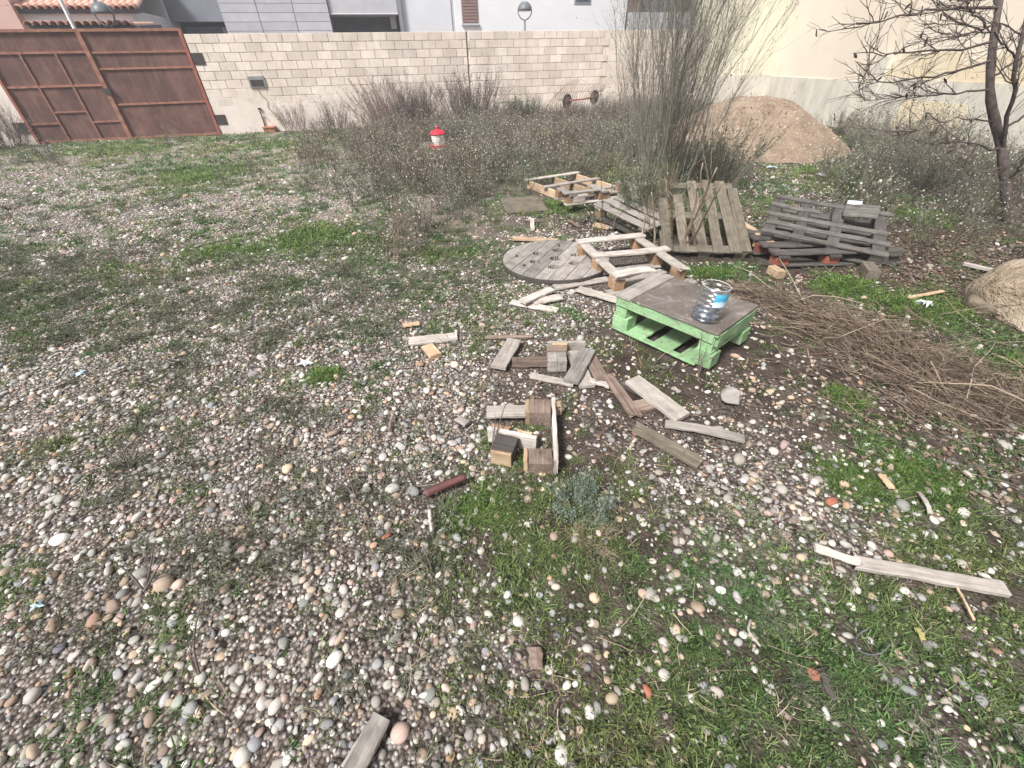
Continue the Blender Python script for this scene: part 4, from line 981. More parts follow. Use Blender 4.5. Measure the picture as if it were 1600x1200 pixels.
# ---- rusty pipe and dead sticks
M_['pipe'] = mottled('rusty red pipe', lin(.06, .024, .024), lin(.125, .055, .05), 10, .6, .2, 80)
A, B = G(664, 772, .03), G(728, 745, .04); V_, Q_, T_ = onetube([A, (A + B) / 2 + np.array([0, 0, .004]), B], .021, .015, 12, 10)
tag(link('rusty_pipe', mk_mesh('rusty_pipe', V_, Q_, T_, True), M_['pipe']), 'dark red rusty pipe piece with crushed end on the pebbles', 'pipe'); foot((A + B) / 2, B - A, .15, .03, 0)
A, B = G(671, 797, .03), G(674, 831, .02); V_, Q_, T_ = onetube([A, (A + B) / 2, B], .009, .007, 8, 7, .002); tag(link('bleached_stick', mk_mesh('stick', V_, Q_, T_, True), M_['pale_wood']), 'short bleached stick standing below the rusty pipe', 'stick')
A, B = G(608, 672, .03), G(616, 642, .03); V_, Q_, T_ = onetube([A, (A + B) / 2, B], .009, .006, 8, 7, .002); tag(link('bleached_stick', mk_mesh('stick', V_, Q_, T_, True), M_['brown_wood']), 'short brown stick beside the round pink stone', 'stick')
pth = [G(1173, 968, .02), G(1168, 985, .03), G(1183, 1003, .025), G(1188, 1010, .02)]; V_, Q_, T_ = onetube(pth, .005, .004, 12, 6); tag(link('pale_twig', mk_mesh('twig', V_, Q_, T_, True), M_['pale_wood']), 'crooked pale twig lying in the front grass', 'twig')

# white plastic scrap
def torn(name, label, q, size, mat, seed, spikes=5, z=.02, dep=.4):
    r = np.random.default_rng(seed); O = G(*q, z); n = spikes * 4; a = np.linspace(0, 2 * math.pi, n + 1)[:-1] + r.normal(0, .05, n)
    rr = size * np.where(np.arange(n) % 4 == 0, r.uniform(.85, 1.25, n), np.where(np.arange(n) % 4 == 2, r.uniform(.3, .5, n), r.uniform(.45, .7, n)))
    V = np.stack([rr * np.cos(a), rr * np.sin(a), r.uniform(0, 1, n) * size * dep], 1); V2 = V * np.array([.97, .97, 1]) - np.array([0, 0, .003])
    V = np.vstack([V, V2, [(0, 0, size * dep * .9), (0, 0, size * dep * .9 - .003)]]); T = [(2 * n, k, (k + 1) % n) for k in range(n)] + [(2 * n + 1, n + (k + 1) % n, n + k) for k in range(n)]; Q = [(k, n + k, n + (k + 1) % n, (k + 1) % n) for k in range(n)]
    o = link(name, mk_mesh(name, V, Q, T), mat, loc=Vector(O)); return tag(o, label, 'plastic scrap')
def plastic(nm, c1, c2):
    m = Mat(nm); v = m.coord('Object'); m.col(m.ramp(m.noise(v, 30, 5, .7), [(.35, c1), (.65, c2)])); m.b.inputs['Roughness'].default_value = .5; return m.m
WPL = plastic('soiled white plastic', lin(.42, .44, .43), lin(.68, .72, .71)); BPL = plastic('soiled blue plastic', lin(.28, .42, .46), lin(.50, .62, .66))
torn('plastic_scrap', 'white star shaped torn plastic scrap on the gravel', (478, 568), .062, WPL, 3)
torn('plastic_scrap', 'crumpled white plastic lying in the green below the sand heap', (1283, 275), .11, WPL, 4, 4)
torn('plastic_scrap', 'pale turquoise plastic piece at the foot of the sand heap', (1206, 263), .1, BPL, 5, 4)
torn('plastic_scrap', 'clear whitish film caught in grass before the mossy stone', (1443, 478), .06, WPL, 6, 6, dep=.8)
torn('plastic_scrap', 'pale blue white scrap among pebbles by the front corner', (58, 947), .026, BPL, 7, 4)
torn('plastic_scrap', 'flat faded blue scrap on the open gravel', (125, 584), .04, BPL, 8, 4, dep=.2)
V_, Q_ = tubes(np.array([[G(1363 + 26 * math.cos(q), 1003 + 20 * math.sin(q), .02 + .008 * math.sin(3 * q)) for q in np.linspace(.2, 4.4, 26)]]), np.full((1, 26), .0022), 6)
tag(link('wire_loop', mk_mesh('wire_loop', V_, Q_, None, True), M_['lamp_dark']), 'thin grey wire loop lying in the front grass', 'wire')
loose('dark_strip', 'long black rotten strip sunk in the front grass', 'wood strip', (1284, 1036), (1306, 1092), .018, .012, 'dark_wood', group='dry stems in the grass', rag0=.04, rag1=.03)
m = Mat('yellow leaf'); m.col(lin(.27, .25, .10)); M_['yellow'] = m.m
loose('fallen_leaf', 'single yellow green leaf lying in the front grass', 'leaf', (1434, 974), (1449, 1000), .016, .002, 'yellow', z=.03, rag0=.03, rag1=.03, bend=.006, group='dry stems in the grass')

# ================================================================== POULTRY DRINKER, HAY RAKE
def drinker():
    O = G(687, 236, 0)
    r = empty('poultry_drinker', 'white poultry drinker with red lid and red feet in the weeds', 'poultry drinker', (O[0], O[1], 0)); r.scale = (1.0, 1.0, 1.0)
    m = Mat('red plastic'); m.col(lin(.50, .03, .045)); m.b.inputs['Roughness'].default_value = .4; red = m.m
    m = Mat('milky plastic'); v = m.coord('Object'); m.col(m.ramp(m.noise(v, 6, 3, .5), [(.3, lin(.6, .58, .56)), (.7, lin(.72, .71, .69))])); m.b.inputs['Roughness'].default_value = .4; wh = m.m
    prof = [(.125, .12)] + [(.125 + .04 * k / 30 + .004 * math.sin(k * 1.3), .125 + k * .2 / 30) for k in range(31)]
    V_, Q_, T_ = lathe(prof, 32); link('tank', mk_mesh('tank', V_, Q_, T_, True), wh, r)
    V_, Q_, T_ = lathe([(.178, .328), (.182, .345), (.172, .36), (.12, .395), (.06, .42), (.025, .425), (.025, .45), (.033, .455), (.03, .475), (.0, .48)], 32, True, False); link('lid', mk_mesh('lid', V_, Q_, T_, True), red, r)
    V_, Q_, T_ = lathe([(.1, .085), (.15, .09), (.165, .13), (.155, .13), (.14, .1), (.1, .1)], 32); link('base_tray', mk_mesh('base_tray', V_, Q_, T_, True), red, r)
    for k in range(4):
        a = k * math.pi / 2 + .6; V_, Q_, T_ = onetube([(.13 * math.cos(a), .13 * math.sin(a), .09), (.17 * math.cos(a), .17 * math.sin(a), 0)], .016, .014, 4, 8); lg = link('leg', mk_mesh('leg', V_, Q_, T_, True), red, r)
        V_, Q_, T_ = lathe([(.02, .06), (.045, .07), (.05, .1), (.044, .1), (.03, .075)], 14); link('drinking_cup', mk_mesh('cup', V_ + np.array([.195 * math.cos(a + .78), .195 * math.sin(a + .78), .01]), Q_, T_, True), red, r)
    a = np.linspace(0, math.pi, 15); ring = np.stack([.17 * np.cos(a), np.full(15, -.06), .33 - .13 * np.sin(a)], 1); V_, Q_ = tubes(ring[None], np.full((1, 15), .006), 5); link('wire_handle', mk_mesh('wire_handle', V_, Q_, None, True), M_['dark_steel'], r)
drinker()
def rake():
    off = -1.0
    (s0, z0), (s1, z1) = W(886, 158, off), W(929, 152, off); c = wpt((s0 + s1) / 2, off, 0)
    r = empty('hay_rake', 'rusty hay rake wheels on an axle with curved tines by the wall', 'hay rake', c); bpy.context.view_layer.update()
    def wheel(s_, z_):
        O = wpt(s_, off, z_) - c; a = np.linspace(0, 2 * math.pi, 33); rr = .17
        ax = unit(WU * .42 - WN * .9); uu = unit(np.cross(ax, [0, 0, 1])); ring = O + np.outer(np.cos(a), uu) * rr + np.outer(np.sin(a), [0, 0, 1]) * rr
        V_, Q_ = tubes(ring[None], np.full((1, 33), .03), 8); w = link('wheel', mk_mesh('wheel', V_, Q_, None, True), M_['dark_steel'], r)
        a = a[:-1]; V = np.concatenate([O + np.outer(np.cos(a), uu) * q + np.outer(np.sin(a), [0, 0, 1]) * q + ax * d for q, d in ((rr, -.01), (.05, -.05), (.05, .05), (rr, .01))]); Q = [(i * 32 + j, i * 32 + (j + 1) % 32, (i + 1) * 32 + (j + 1) % 32, (i + 1) * 32 + j) for i in range(3) for j in range(32)]
        link('wheel_disc', mk_mesh('wheel_disc', V, Q), M_['rust'], w)
        V_, Q_, T_ = onetube([O - ax * .07, O + ax * .07], .045, .045, 3, 10); link('hub', mk_mesh('hub', V_, Q_, T_, True), M_['dark_steel'], w)
    wheel(s0, z0); wheel(s1, z1)
    V_, Q_, T_ = onetube([wpt(s0, off, z0) - c, wpt(s1, off, z1) - c], .025, .025, 4, 8); link('axle', mk_mesh('axle', V_, Q_, T_, True), M_['rust_bar'], r)
    V_, Q_, T_ = onetube([wpt(s0 + .1, off + .1, z0) - c, wpt(s0 - .1, off + .3, .3) - c, wpt(s0 - .2, off + .3, -.02) - c], .022, .022, 6, 8); link('strut', mk_mesh('strut', V_, Q_, T_, True), M_['rust_bar'], r)
    for k in range(20):
        s_ = s0 - .55 + k * .075; zt = .55 + .55 * math.sin(math.pi * (k + 2) / 23); P = [wpt(s_, off + .25, .05) - c, wpt(s_ - .08, off + .1, zt * .55) - c, wpt(s_ - .02, off + .0, zt * .85) - c, wpt(s_ + .16, off - .05, zt) - c]
        V_, Q_, T_ = onetube(P, .006, .005, 12, 4); link('tine', mk_mesh('tine', V_, Q_, T_, True), M_['rust_bar'], r)
rake()

# ================================================================== STONES (large, single)
def rock_mesh(seed, sx, sy, sz, rough=.18, sub=4, flat=.0):
    r = np.random.default_rng(seed); bm = bmesh.new(); bmesh.ops.create_icosphere(bm, subdivisions=sub, radius=1.0)
    V = np.array([v.co[:] for v in bm.verts]); ph = r.uniform(0, 6.28, (14, 3)); fr = r.normal(0, 1, (14, 3)) * np.linspace(1.2, 6, 14)[:, None]
    d = sum((rough / (1 + .45 * i)) * np.sin(V @ fr[i] + ph[i, 0]) for i in range(14))
    if rough > .12:
        for _ in range(9):
            nn = unit(r.normal(0, 1, 3)); h = r.uniform(.6, .85); t = V @ nn; V = V - np.outer(np.maximum(t - h, 0) * .85, nn)
    V = V * (1 + d[:, None] * .5) * np.array([sx, sy, sz])
    for v, c in zip(bm.verts, V): v.co = c
    me = bpy.data.meshes.new('stone'); bm.to_mesh(me); bm.free(); me.polygons.foreach_set('use_smooth', [True] * len(me.polygons)); return me
M_['boulder'] = mottled('pale limestone', lin(.15, .108, .07), lin(.28, .22, .155), 5, .9, 1.0, 14, lin(.42, .355, .275), (1, 1), .06)
M_['moss_stone'] = mottled('mossy stone', lin(.075, .068, .04), lin(.15, .125, .085), 6, .9, .9, 30, lin(.23, .20, .15), (1, 1), .02)
O = G(1610, 520, 0); b = link('boulder', rock_mesh(12, .44, .46, .5, .42, 5), M_['boulder'], loc=(4.0, 2.56, .18)); tag(b, 'large rough cream limestone boulder at the edge of the brush', 'boulder'); foot(np.array(b.location), (1, 0), .4, .45, 0)
O = G(1540, 478, 0); b = link('boulder', rock_mesh(9, .19, .16, .10, .4, 4), M_['moss_stone'], loc=(O[0], O[1], .05)); tag(b, 'rounded mossy brown stone behind the cream boulder', 'boulder'); foot(np.array(b.location), (1, 0), .18, .16, 0)
M_['grey_rock'] = mottled('grey rock', lin(.22, .205, .185), lin(.34, .32, .295), 9, .9, .5, 60, None, (1, 1), .008)
O = G(1140, 626, 0); b = link('rock', rock_mesh(14, .075, .06, .06, .2, 4), M_['grey_rock'], loc=(O[0], O[1], .035)); tag(b, 'pointed grey rock on dark soil in front of the green table', 'rock'); foot(np.array(b.location), (1, 0), .07, .06, 0)
M_['brick_red'] = mottled('brick fragment', lin(.28, .10, .065), lin(.38, .16, .11), 12, .9, .4, 70)
for lab, q, s_ in (('orange brick chip among pebbles beyond the long white plank', (1298, 782), .035), ('red brick chip in front grass below the jagged plank', (1272, 1052), .03), ('small dark red brick bit between pebbles in front', (1013, 1078), .028), ('red brick chip beside the stained olive plank', (992, 676), .028), ('flat orange brick shard on pebbles near the rusty pipe', (604, 838), .025)):
    O = G(*q); o = link('brick_chip', rock_mesh(int(q[0]), s_ * .75, s_ * .6, s_ * .4, .34, 2), M_['brick_red'], loc=(O[0], O[1], float(gz(O[0], O[1])) + s_ * .4), rot=(.2, .1, q[0])); tag(o, lab, 'brick chip', 'brick chips in the gravel')

# ================================================================== BRUSH PILE
rng = np.random.default_rng(5)
twig_m = leafmat('dry brown twigs', lin(.03, .022, .016), lin(.28, .21, .155), trans=0, rough=.85); twig_pale = leafmat('pale dry twigs', lin(.22, .17, .115), lin(.42, .34, .25), trans=0, rough=.8)
bp = empty('brush_pile', 'long heap of cut brown brushwood trailing past the green table', 'brush pile', G(1380, 545))
bo = np.array(bp.location) if True else None
bpO = np.array(G(1380, 545))
def brush(count, rad, zmax, lens, mat, name, kind=None, pieces=False):
    ax = [G(1150, 452), G(1250, 492), G(1350, 535), G(1450, 585), G(1560, 640), G(1640, 690)]; ax = resample(np.array(ax), 40)
    t = rng.beta(1.25, 1.0, count) * 36; i = t.astype(int); d = unit(ax[np.minimum(i + 3, 39)] - ax[i])
    wd = np.interp(i, [0, 8, 20, 39], [.07, .15, .28, .42]); side = np.stack([-d[:, 1], d[:, 0], 0 * d[:, 0]], 1)
    lat = rng.standard_t(3, count) * .5; b = ax[i] + side * (lat * wd)[:, None]
    b[:, 2] = rng.uniform(.005, 1, count) * zmax * np.exp(-lat ** 2 * 1.2) * np.interp(i, [0, 6, 20, 39], [.5, .9, 1, .6]) + gz(b[:, 0], b[:, 1])
    dd = unit(d * rng.choice([-1, 1], count)[:, None] + side * rng.normal(0, .6, count)[:, None] + np.array([0, 0, 1]) * rng.normal(0.03, .2, count)[:, None])
    P = grow(rng, b - dd * .2, dd, lens * rng.uniform(.5, 1.3, count), 6, 0, .16); P[:, :, 2] = np.maximum(P[:, :, 2], gz(P[:, :, 0], P[:, :, 1]) + .004)
    return P
P1 = brush(2000, 1, .12, .36, None, ''); P1[:, :, 2] = np.minimum(P1[:, :, 2], .2 + .05 * rng.uniform(0, 1, (2000, 1)))
V_, Q_ = tubes(P1 - bpO, taper(2000, 6, .0020, .0009, rng) * np.exp(rng.normal(0, .4, (2000, 1))), 3); link('twigs', mk_mesh('twigs', V_, Q_), twig_m, bp, kind='stuff')
P2 = offshoots(rng, P1, 2800, .12, 4, .8, 0, .1); P2[:, :, 2] = np.maximum(P2[:, :, 2], .006)
V_, Q_ = tubes(P2 - bpO, taper(2800, 4, .0014, .0007, rng), 3); link('twig_tips', mk_mesh('twig_tips', V_, Q_), twig_m, bp, kind='stuff')
P3 = brush(26, 1, .17, .75, None, ''); P3[:, :, 2] = np.minimum(P3[:, :, 2], .17)
for k in range(26):
    V_, Q_ = tubes(P3[k:k + 1] - bpO, taper(1, 6, .0045, .002, rng), 6); link('branch', mk_mesh('branch', V_, Q_, None, True), twig_pale if k % 5 == 0 else twig_m, bp)

# ================================================================== BIG BUSH
rng = np.random.default_rng(8)
stem_m = leafmat('olive grey stems', lin(.065, .057, .044), lin(.29, .27, .22), trans=0, rough=.8); fol_m = leafmat('grey green leaflets', lin(.10, .10, .075), lin(.28, .27, .22), trans=.2)
def bush(name, label, cat, O, nst, base_r, h, spread, r0, ntw, twl, nleaf, leafs, stemm, leafm, indiv=0, curve=.03, seed=1, leafname='foliage', group=None, tw2=0):
    rng = np.random.default_rng(seed); O = np.asarray(O, float); root = empty(name, label, cat, O, group)
    a = rng.uniform(0, 2 * math.pi, nst); q = np.sqrt(rng.uniform(0, 1, nst)); b = np.stack([np.cos(a) * q * base_r, np.sin(a) * q * base_r, np.full(nst, -.03)], 1)
    d = np.stack([np.cos(a) * q * spread, np.sin(a) * q * spread, np.ones(nst)], 1) + rng.normal(0, .06, (nst, 3)); P = grow(rng, b, d, h * rng.uniform(.6, 1.1, nst), 9, curve, .085)
    Rr = taper(nst, 9, r0, r0 * .25, rng)
    for k in range(indiv):
        V_, Q_ = tubes(P[k:k + 1], Rr[k:k + 1] * 1.3, 6); link('stem', mk_mesh('stem', V_, Q_, None, True), stemm, root)
    if nst > indiv: V_, Q_ = tubes(P[indiv:], Rr[indiv:], 4); link('stems', mk_mesh('stems', V_, Q_, None, True), stemm, root, kind='stuff')
    if ntw:
        T = offshoots(rng, P, ntw, twl, 5, .5, .1, .1, .2); V_, Q_ = tubes(T, taper(ntw, 5, r0 * .32, r0 * .1, rng), 3); link('twigs', mk_mesh('twigs', V_, Q_), stemm, root, kind='stuff')
        if tw2:
            T2 = offshoots(rng, T, tw2, twl * .45, 4, .5, .1, .1, .2); V_, Q_ = tubes(T2, taper(tw2, 4, r0 * .16, r0 * .07, rng), 3); link('twig_tips', mk_mesh('twig_tips', V_, Q_), stemm, root, kind='stuff'); T = T2
        if nleaf:
            i = rng.integers(0, len(T), nleaf); k = rng.integers(1, T.shape[1], nleaf); pos = T[i, k] + rng.normal(0, .01, (nleaf, 3)); V_, T_ = leafquads(rng, pos, leafs, .35, .8); link(leafname, mk_mesh(leafname, V_, None, T_), leafm, root, kind='stuff')
    return root
bush('tall_bush', 'tall grey green broom bush rising between the pallets and sand heap', 'bush', G(1036, 305) + np.array([-.05, .15, 0]), 84, .36, 3.1, .235, .0055, 2100, .55, 6500, .026, stem_m, fol_m, indiv=40, curve=.03, seed=3, tw2=7500)
red_st = leafmat('reddish dry stems', lin(.13, .085, .07), lin(.30, .22, .19), trans=0); dry_lf = leafmat('withered leaves', lin(.10, .08, .066), lin(.22, .18, .15), trans=.1)
dark_st = leafmat('dark dry stems', lin(.055, .044, .038), lin(.165, .135, .118), trans=0)
gl = leafmat('dull green leaves', lin(.04, .06, .03), lin(.10, .125, .07), trans=.2)
wallsh = [('dry reddish shrub with long bare shoots against the block wall', (612, 200), 110, 1.35, .6, .9, 3000, 5200, red_st), ('dark twiggy shrub with tall bare shoots behind the drinker', (735, 200), 110, 1.4, .55, .9, 3200, 5600, dark_st), ('small rusty brown bush near the meter box', (463, 208), 35, .75, .25, .5, 500, 700, red_st), ('sparse twiggy bush between rusty bush and reddish shrub', (530, 208), 35, .75, .3, .6, 500, 900, dark_st), ('round dark withered shrub beside the reddish shrub', (655, 205), 90, 1.0, .45, .6, 2600, 5600, dark_st), ('dull green leafy shrub before the hay rake', (815, 200), 60, .7, .35, .7, 1400, 4200, dark_st), ('grey shrub below the hay rake wheels', (890, 200), 50, .45, .4, .7, 1500, 2600, dark_st), ('grey brush hiding the wall foot beside the tall bush', (950, 205), 70, .9, .4, .8, 1500, 2600, stem_m)]
for k, (lab, q, n_, h_, br, sp, nt, nl, sm) in enumerate(wallsh):
    bush('wall_shrub', lab, 'shrub', G(*q), n_, br, h_, sp * .6, .006, nt, .28, nl, .035, sm, gl if 'green' in lab else dry_lf, indiv=6, curve=.02, seed=20 + k, group='shrubs along the block wall')
olv2 = leafmat('olive leaves', lin(.06, .065, .04), lin(.19, .19, .13), trans=.2)
bush('corner_shrub', 'dark bare shrub crowding the gate pillar', 'shrub', G(8, 235) + np.array([-.3, .2, 0]), 90, .5, 1.1, .6, .006, 2200, .3, 2600, .03, dark_st, dry_lf, indiv=6, seed=41)
bush('dry_shrub', 'leafy olive shrub at the foot of the cream building', 'shrub', G(1390, 262), 60, .5, .95, .6, .005, 1200, .3, 3000, .035, stem_m, olv2, indiv=6, seed=42)
bush('dry_shrub', 'low tangled shrub between the cream building and bare tree', 'shrub', G(1470, 292), 80, .7, .6, .9, .004, 1500, .3, 3500, .035, stem_m, olv2, indiv=6, seed=43)
blue = leafmat('blue green leaflets', lin(.075, .105, .07), lin(.27, .32, .255), trans=.2)
bush('bluish_plant', 'bluish green bushy plant in front of the pallet runner', 'plant', G(903, 792), 40, .07, .15, .9, .002, 260, .055, 2600, .0125, blue, blue, indiv=5, seed=44)
bush('withered_plant', 'grey withered tuft just below the bluish green plant', 'plant', G(925, 838), 50, .06, .09, 1.1, .0015, 300, .05, 700, .006, twig_pale, twig_pale, indiv=3, seed=45)
olv = leafmat('bush sprouts', lin(.05, .075, .03), lin(.12, .15, .07), trans=.25)
bush('leafy_sprout', 'young leafy sprout growing between the slipped pallet slats', 'plant', G(1003, 352), 60, .16, .7, .4, .004, 700, .2, 2600, .03, stem_m, olv, indiv=6, seed=46)
bush('side_sprout', 'leafy outlying shoots of the tall bush on the sand heap side', 'plant', G(1115, 292), 34, .25, 1.15, .75, .006, 460, .3, 1300, .035, stem_m, olv, indiv=8, seed=47)
bush('green_thicket', 'low green thicket at the foot of the tall bush', 'plant', G(1098, 272), 60, .4, .5, .6, .004, 700, .2, 3000, .035, stem_m, olv, indiv=5, seed=48)
# stems that grow through the leaning pallet
st = empty('pallet_shoots', 'bare pale shoots growing up through the leaning pallet', 'plant', G(1070, 370))
sO = np.array(G(1070, 370))
for a_, b_ in (((1062, 392, 0), (1120, 262, .9)), ((1066, 395, 0), (1098, 255, .9)), ((1050, 385, 0), (1043, 270, .9)), ((1022, 390, 0), (1018, 300, .6)), ((1075, 390, 0), (1128, 285, .8)), ((1000, 392, 0), (1008, 330, .4))):
    A, B = G(*a_), G(*b_); V_, Q_, T_ = onetube([A - sO, (A * .5 + B * .5) + np.array([.02, .03, .02]) - sO, B - sO], .012, .005, 12, 6, .006); link('shoot', mk_mesh('shoot', V_, Q_, T_, True), twig_pale, st)
T_ = offshoots(rng, np.array([resample(np.array([G(1062, 392) - sO, G(1110, 280, .8) - sO]), 8), resample(np.array([G(1050, 385) - sO, G(1043, 270, .9) - sO]), 8), resample(np.array([G(1020, 380) - sO, G(1010, 320, .5) - sO]), 8)]), 120, .3, 5, .6, .05, .1)
V_, Q_ = tubes(T_, taper(120, 5, .003, .001, rng), 3); link('twigs', mk_mesh('twigs', V_, Q_), twig_pale, st, kind='stuff')

# ================================================================== BARE TREE
def tree():
    rng = np.random.default_rng(77); O = np.array([5.85, 4.9, 0.0]); root = empty('bare_tree', 'bare dark fruit tree with a few withered leaves near the cream building', 'tree', O); bm_ = M_['bark']
    tr = [O + np.array([.05, -.02, -.05]), O, PY(1566, 235, 5.1), PY(1545, 150, 5.3), PY(1550, 80, 5.5), PY(1560, 10, 5.8), PY(1575, -60, 6.0)]
    P = resample(np.array(tr), 26); rr = np.interp(np.linspace(0, 1, 26), [0, .06, .3, .6, 1], [.085, .05, .044, .037, .026]) * (1 + .06 * rng.normal(0, 1, 26))
    V_, Q_ = tubes(P[None] - O, rr[None], 12); link('trunk', mk_mesh('trunk', V_, Q_, None, True), bm_, root)
    t2 = [PY(1567, 235, 5.1), PY(1580, 150, 5.0), PY(1590, 80, 5.0), PY(1612, 0, 5.1), PY(1640, -80, 5.2)]; limbs = [(t2, .04, .025)]
    defs = [([(1558, 12, 5.75), (1520, 12, 5.6), (1462, 15, 5.3), (1400, 26, 5.1), (1360, 37, 5.0), (1312, 42, 4.9)], .03, .006), ([(1550, 65, 5.5), (1482, 80, 5.3), (1450, 79, 5.2), (1400, 81, 5.1), (1362, 87, 5.0), (1332, 79, 4.9)], .026, .005), ([(1547, 95, 5.45), (1475, 118, 5.3), (1450, 122, 5.2), (1400, 129, 5.1), (1362, 120, 5.0), (1337, 100, 4.9)], .026, .005), ([(1545, 140, 5.3), (1470, 148, 5.6), (1400, 150, 5.8), (1340, 162, 6.0)], .02, .004), ([(1560, 232, 5.1), (1500, 221, 4.9), (1450, 227, 4.8), (1412, 250, 4.7)], .022, .005), ([(1545, 42, 5.6), (1520, 20, 5.5), (1495, -15, 5.4)], .022, .006), ([(1572, 290, 5.0), (1600, 250, 4.9), (1640, 215, 4.8)], .028, .01), ([(1585, 90, 5.0), (1560, 60, 4.8), (1530, 45, 4.6), (1480, 30, 4.5)], .018, .004), ([(1570, 200, 5.1), (1620, 170, 5.0), (1680, 150, 5.0)], .026, .008), ([(1548, 120, 5.4), (1600, 90, 5.6), (1660, 70, 5.7)], .024, .006), ([(1560, 10, 5.8), (1530, -30, 5.9), (1500, -70, 6)], .026, .01), ([(1565, 260, 5.05), (1520, 280, 4.8), (1480, 300, 4.6)], .014, .004), ([(1550, 190, 5.2), (1500, 185, 5.0), (1440, 200, 4.9), (1400, 205, 4.8)], .016, .004), ([(1600, 60, 5.1), (1560, 30, 5.2), (1510, 60, 5.3), (1470, 55, 5.3)], .014, .004)]
    limbs += [([PY(*q) for q in pts], a, b) for pts, a, b in defs]; Ls = []
    for pts, a, b in limbs:
        a, b = a * .5, b * .6; L = resample(np.array(pts), 14); L[1:] += rng.normal(0, .012, (13, 3)); Ls.append(L); V_, Q_ = tubes(L[None] - O, np.linspace(a, b, 14)[None], 7); link('branch', mk_mesh('branch', V_, Q_, None, True), bm_, root)
    Ls = np.array(Ls); T1 = offshoots(rng, Ls, 210, .42, 7, .75, .05, .14, .15); V_, Q_ = tubes(T1 - O, taper(210, 7, .0048, .002, rng), 4); link('boughs', mk_mesh('boughs', V_, Q_, None, True), bm_, root, kind='stuff')
    T2 = offshoots(rng, T1, 1150, .2, 5, .7, .03, .14, .1); V_, Q_ = tubes(T2 - O, taper(1150, 5, .0026, .0013, rng), 3); link('twigs', mk_mesh('twigs', V_, Q_), bm_, root, kind='stuff')
    m = leafmat('withered dark leaf', lin(.03, .024, .02), lin(.06, .048, .038), trans=.1)
    V = []; n = 7
    for j in range(n):
        t = j / (n - 1); w = .017 * math.sin(math.pi * (t * .92 + .04)); V += [(-w, .006 * math.sin(t * 5), -t * .095), (0, .008, -t * .097), (w, -.004, -t * .095)]
    Q = [(3 * j + k, 3 * j + k + 1, 3 * j + k + 4, 3 * j + k + 3) for j in range(n - 1) for k in range(2)]; me = mk_mesh('leaf', V, Q, None, True); me.materials.append(m)
    for k in range(46):
        src = T1 if k % 2 else T2; p = src[rng.integers(0, len(src)), -1] - O; o = link('leaf', me, None, root, p, (rng.normal(0, .5), rng.normal(0, .5), rng.uniform(0, 6))); o.scale = (.8, .8, rng.uniform(.45, .85))
tree()

# ================================================================== SCATTERED GROUND COVER
PROTO = bpy.data.collections.new('prototypes')           # not linked to the scene: only instanced
def proto(col, me, mat):
    if not me.materials: me.materials.append(mat)
    o = bpy.data.objects.new(me.name, me); col.objects.link(o); return o
def scatter(name, col, pts, rot, scl, tint, idx, label=None, parent=None):
    me = bpy.data.meshes.new(name); me.vertices.add(len(pts)); me.vertices.foreach_set('co', np.asarray(pts, np.float32).ravel())
    for nm, ty, da, f in (('rot', 'FLOAT_VECTOR', rot, 'vector'), ('scl', 'FLOAT_VECTOR', scl, 'vector'), ('tint', 'FLOAT_COLOR', np.c_[tint, np.ones(len(pts))], 'color')):
        me.attributes.new(nm, ty, 'POINT').data.foreach_set(f, np.asarray(da, np.float32).ravel())
    me.attributes.new('pick', 'INT', 'POINT').data.foreach_set('value', np.asarray(idx, np.int32))
    o = link(name, me, None, parent, kind='stuff')
    if label: o['label'] = label
    ng = bpy.data.node_groups.new(name, 'GeometryNodeTree')
    ng.interface.new_socket('Geometry', in_out='INPUT', socket_type='NodeSocketGeometry'); ng.interface.new_socket('Geometry', in_out='OUTPUT', socket_type='NodeSocketGeometry')
    N, L = ng.nodes, ng.links; gi = N.new('NodeGroupInput'); go = N.new('NodeGroupOutput'); iop = N.new('GeometryNodeInstanceOnPoints'); ci = N.new('GeometryNodeCollectionInfo')
    ci.inputs['Collection'].default_value = col; ci.inputs['Separate Children'].default_value = True; ci.inputs['Reset Children'].default_value = True
    def na(nm, ty):
        n = N.new('GeometryNodeInputNamedAttribute'); n.data_type = ty; n.inputs['Name'].default_value = nm; return n.outputs['Attribute']
    e = N.new('FunctionNodeEulerToRotation'); L.new(na('rot', 'FLOAT_VECTOR'), e.inputs[0]); L.new(e.outputs[0], iop.inputs['Rotation']); L.new(na('scl', 'FLOAT_VECTOR'), iop.inputs['Scale']); L.new(na('pick', 'INT'), iop.inputs['Instance Index'])
    iop.inputs['Pick Instance'].default_value = True; L.new(gi.outputs[0], iop.inputs['Points']); L.new(ci.outputs[0], iop.inputs['Instance']); L.new(iop.outputs[0], go.inputs[0])
    md = o.modifiers.new('scatter', 'NODES'); md.node_group = ng; return o

FOOTA = np.array(FOOT)
def infoot(x, y, pad=0.0):
    hit = np.zeros(len(x), bool)
    for fx, fy, ax, ay, hl, hw, zc in FOOTA:
        u = (x - fx) * ax + (y - fy) * ay; v = -(x - fx) * ay + (y - fy) * ax; hit |= (np.abs(u) < hl + pad) & (np.abs(v) < hw + pad)
    return hit
def inside(x, y):
    px, py, w = topx(np.stack([x, y, np.zeros_like(x)], -1)); ok = (w > .1) & (px > -650) & (px < 2250) & (py < 1750)
    return ok & (((np.stack([x, y, 0 * x], -1) - WP) @ WN) < -.08) & (x < XW - .1) & (np.hypot((x - 5.3) / 2.0, (y - 10.4) / 1.9) > 1)
def sample(rng, dens, y0, y1, x0, x1):
    n = int(dens * (y1 - y0) * (x1 - x0)); x = rng.uniform(x0, x1, n); y = rng.uniform(y0, y1, n); k = inside(x, y); return x[k], y[k]
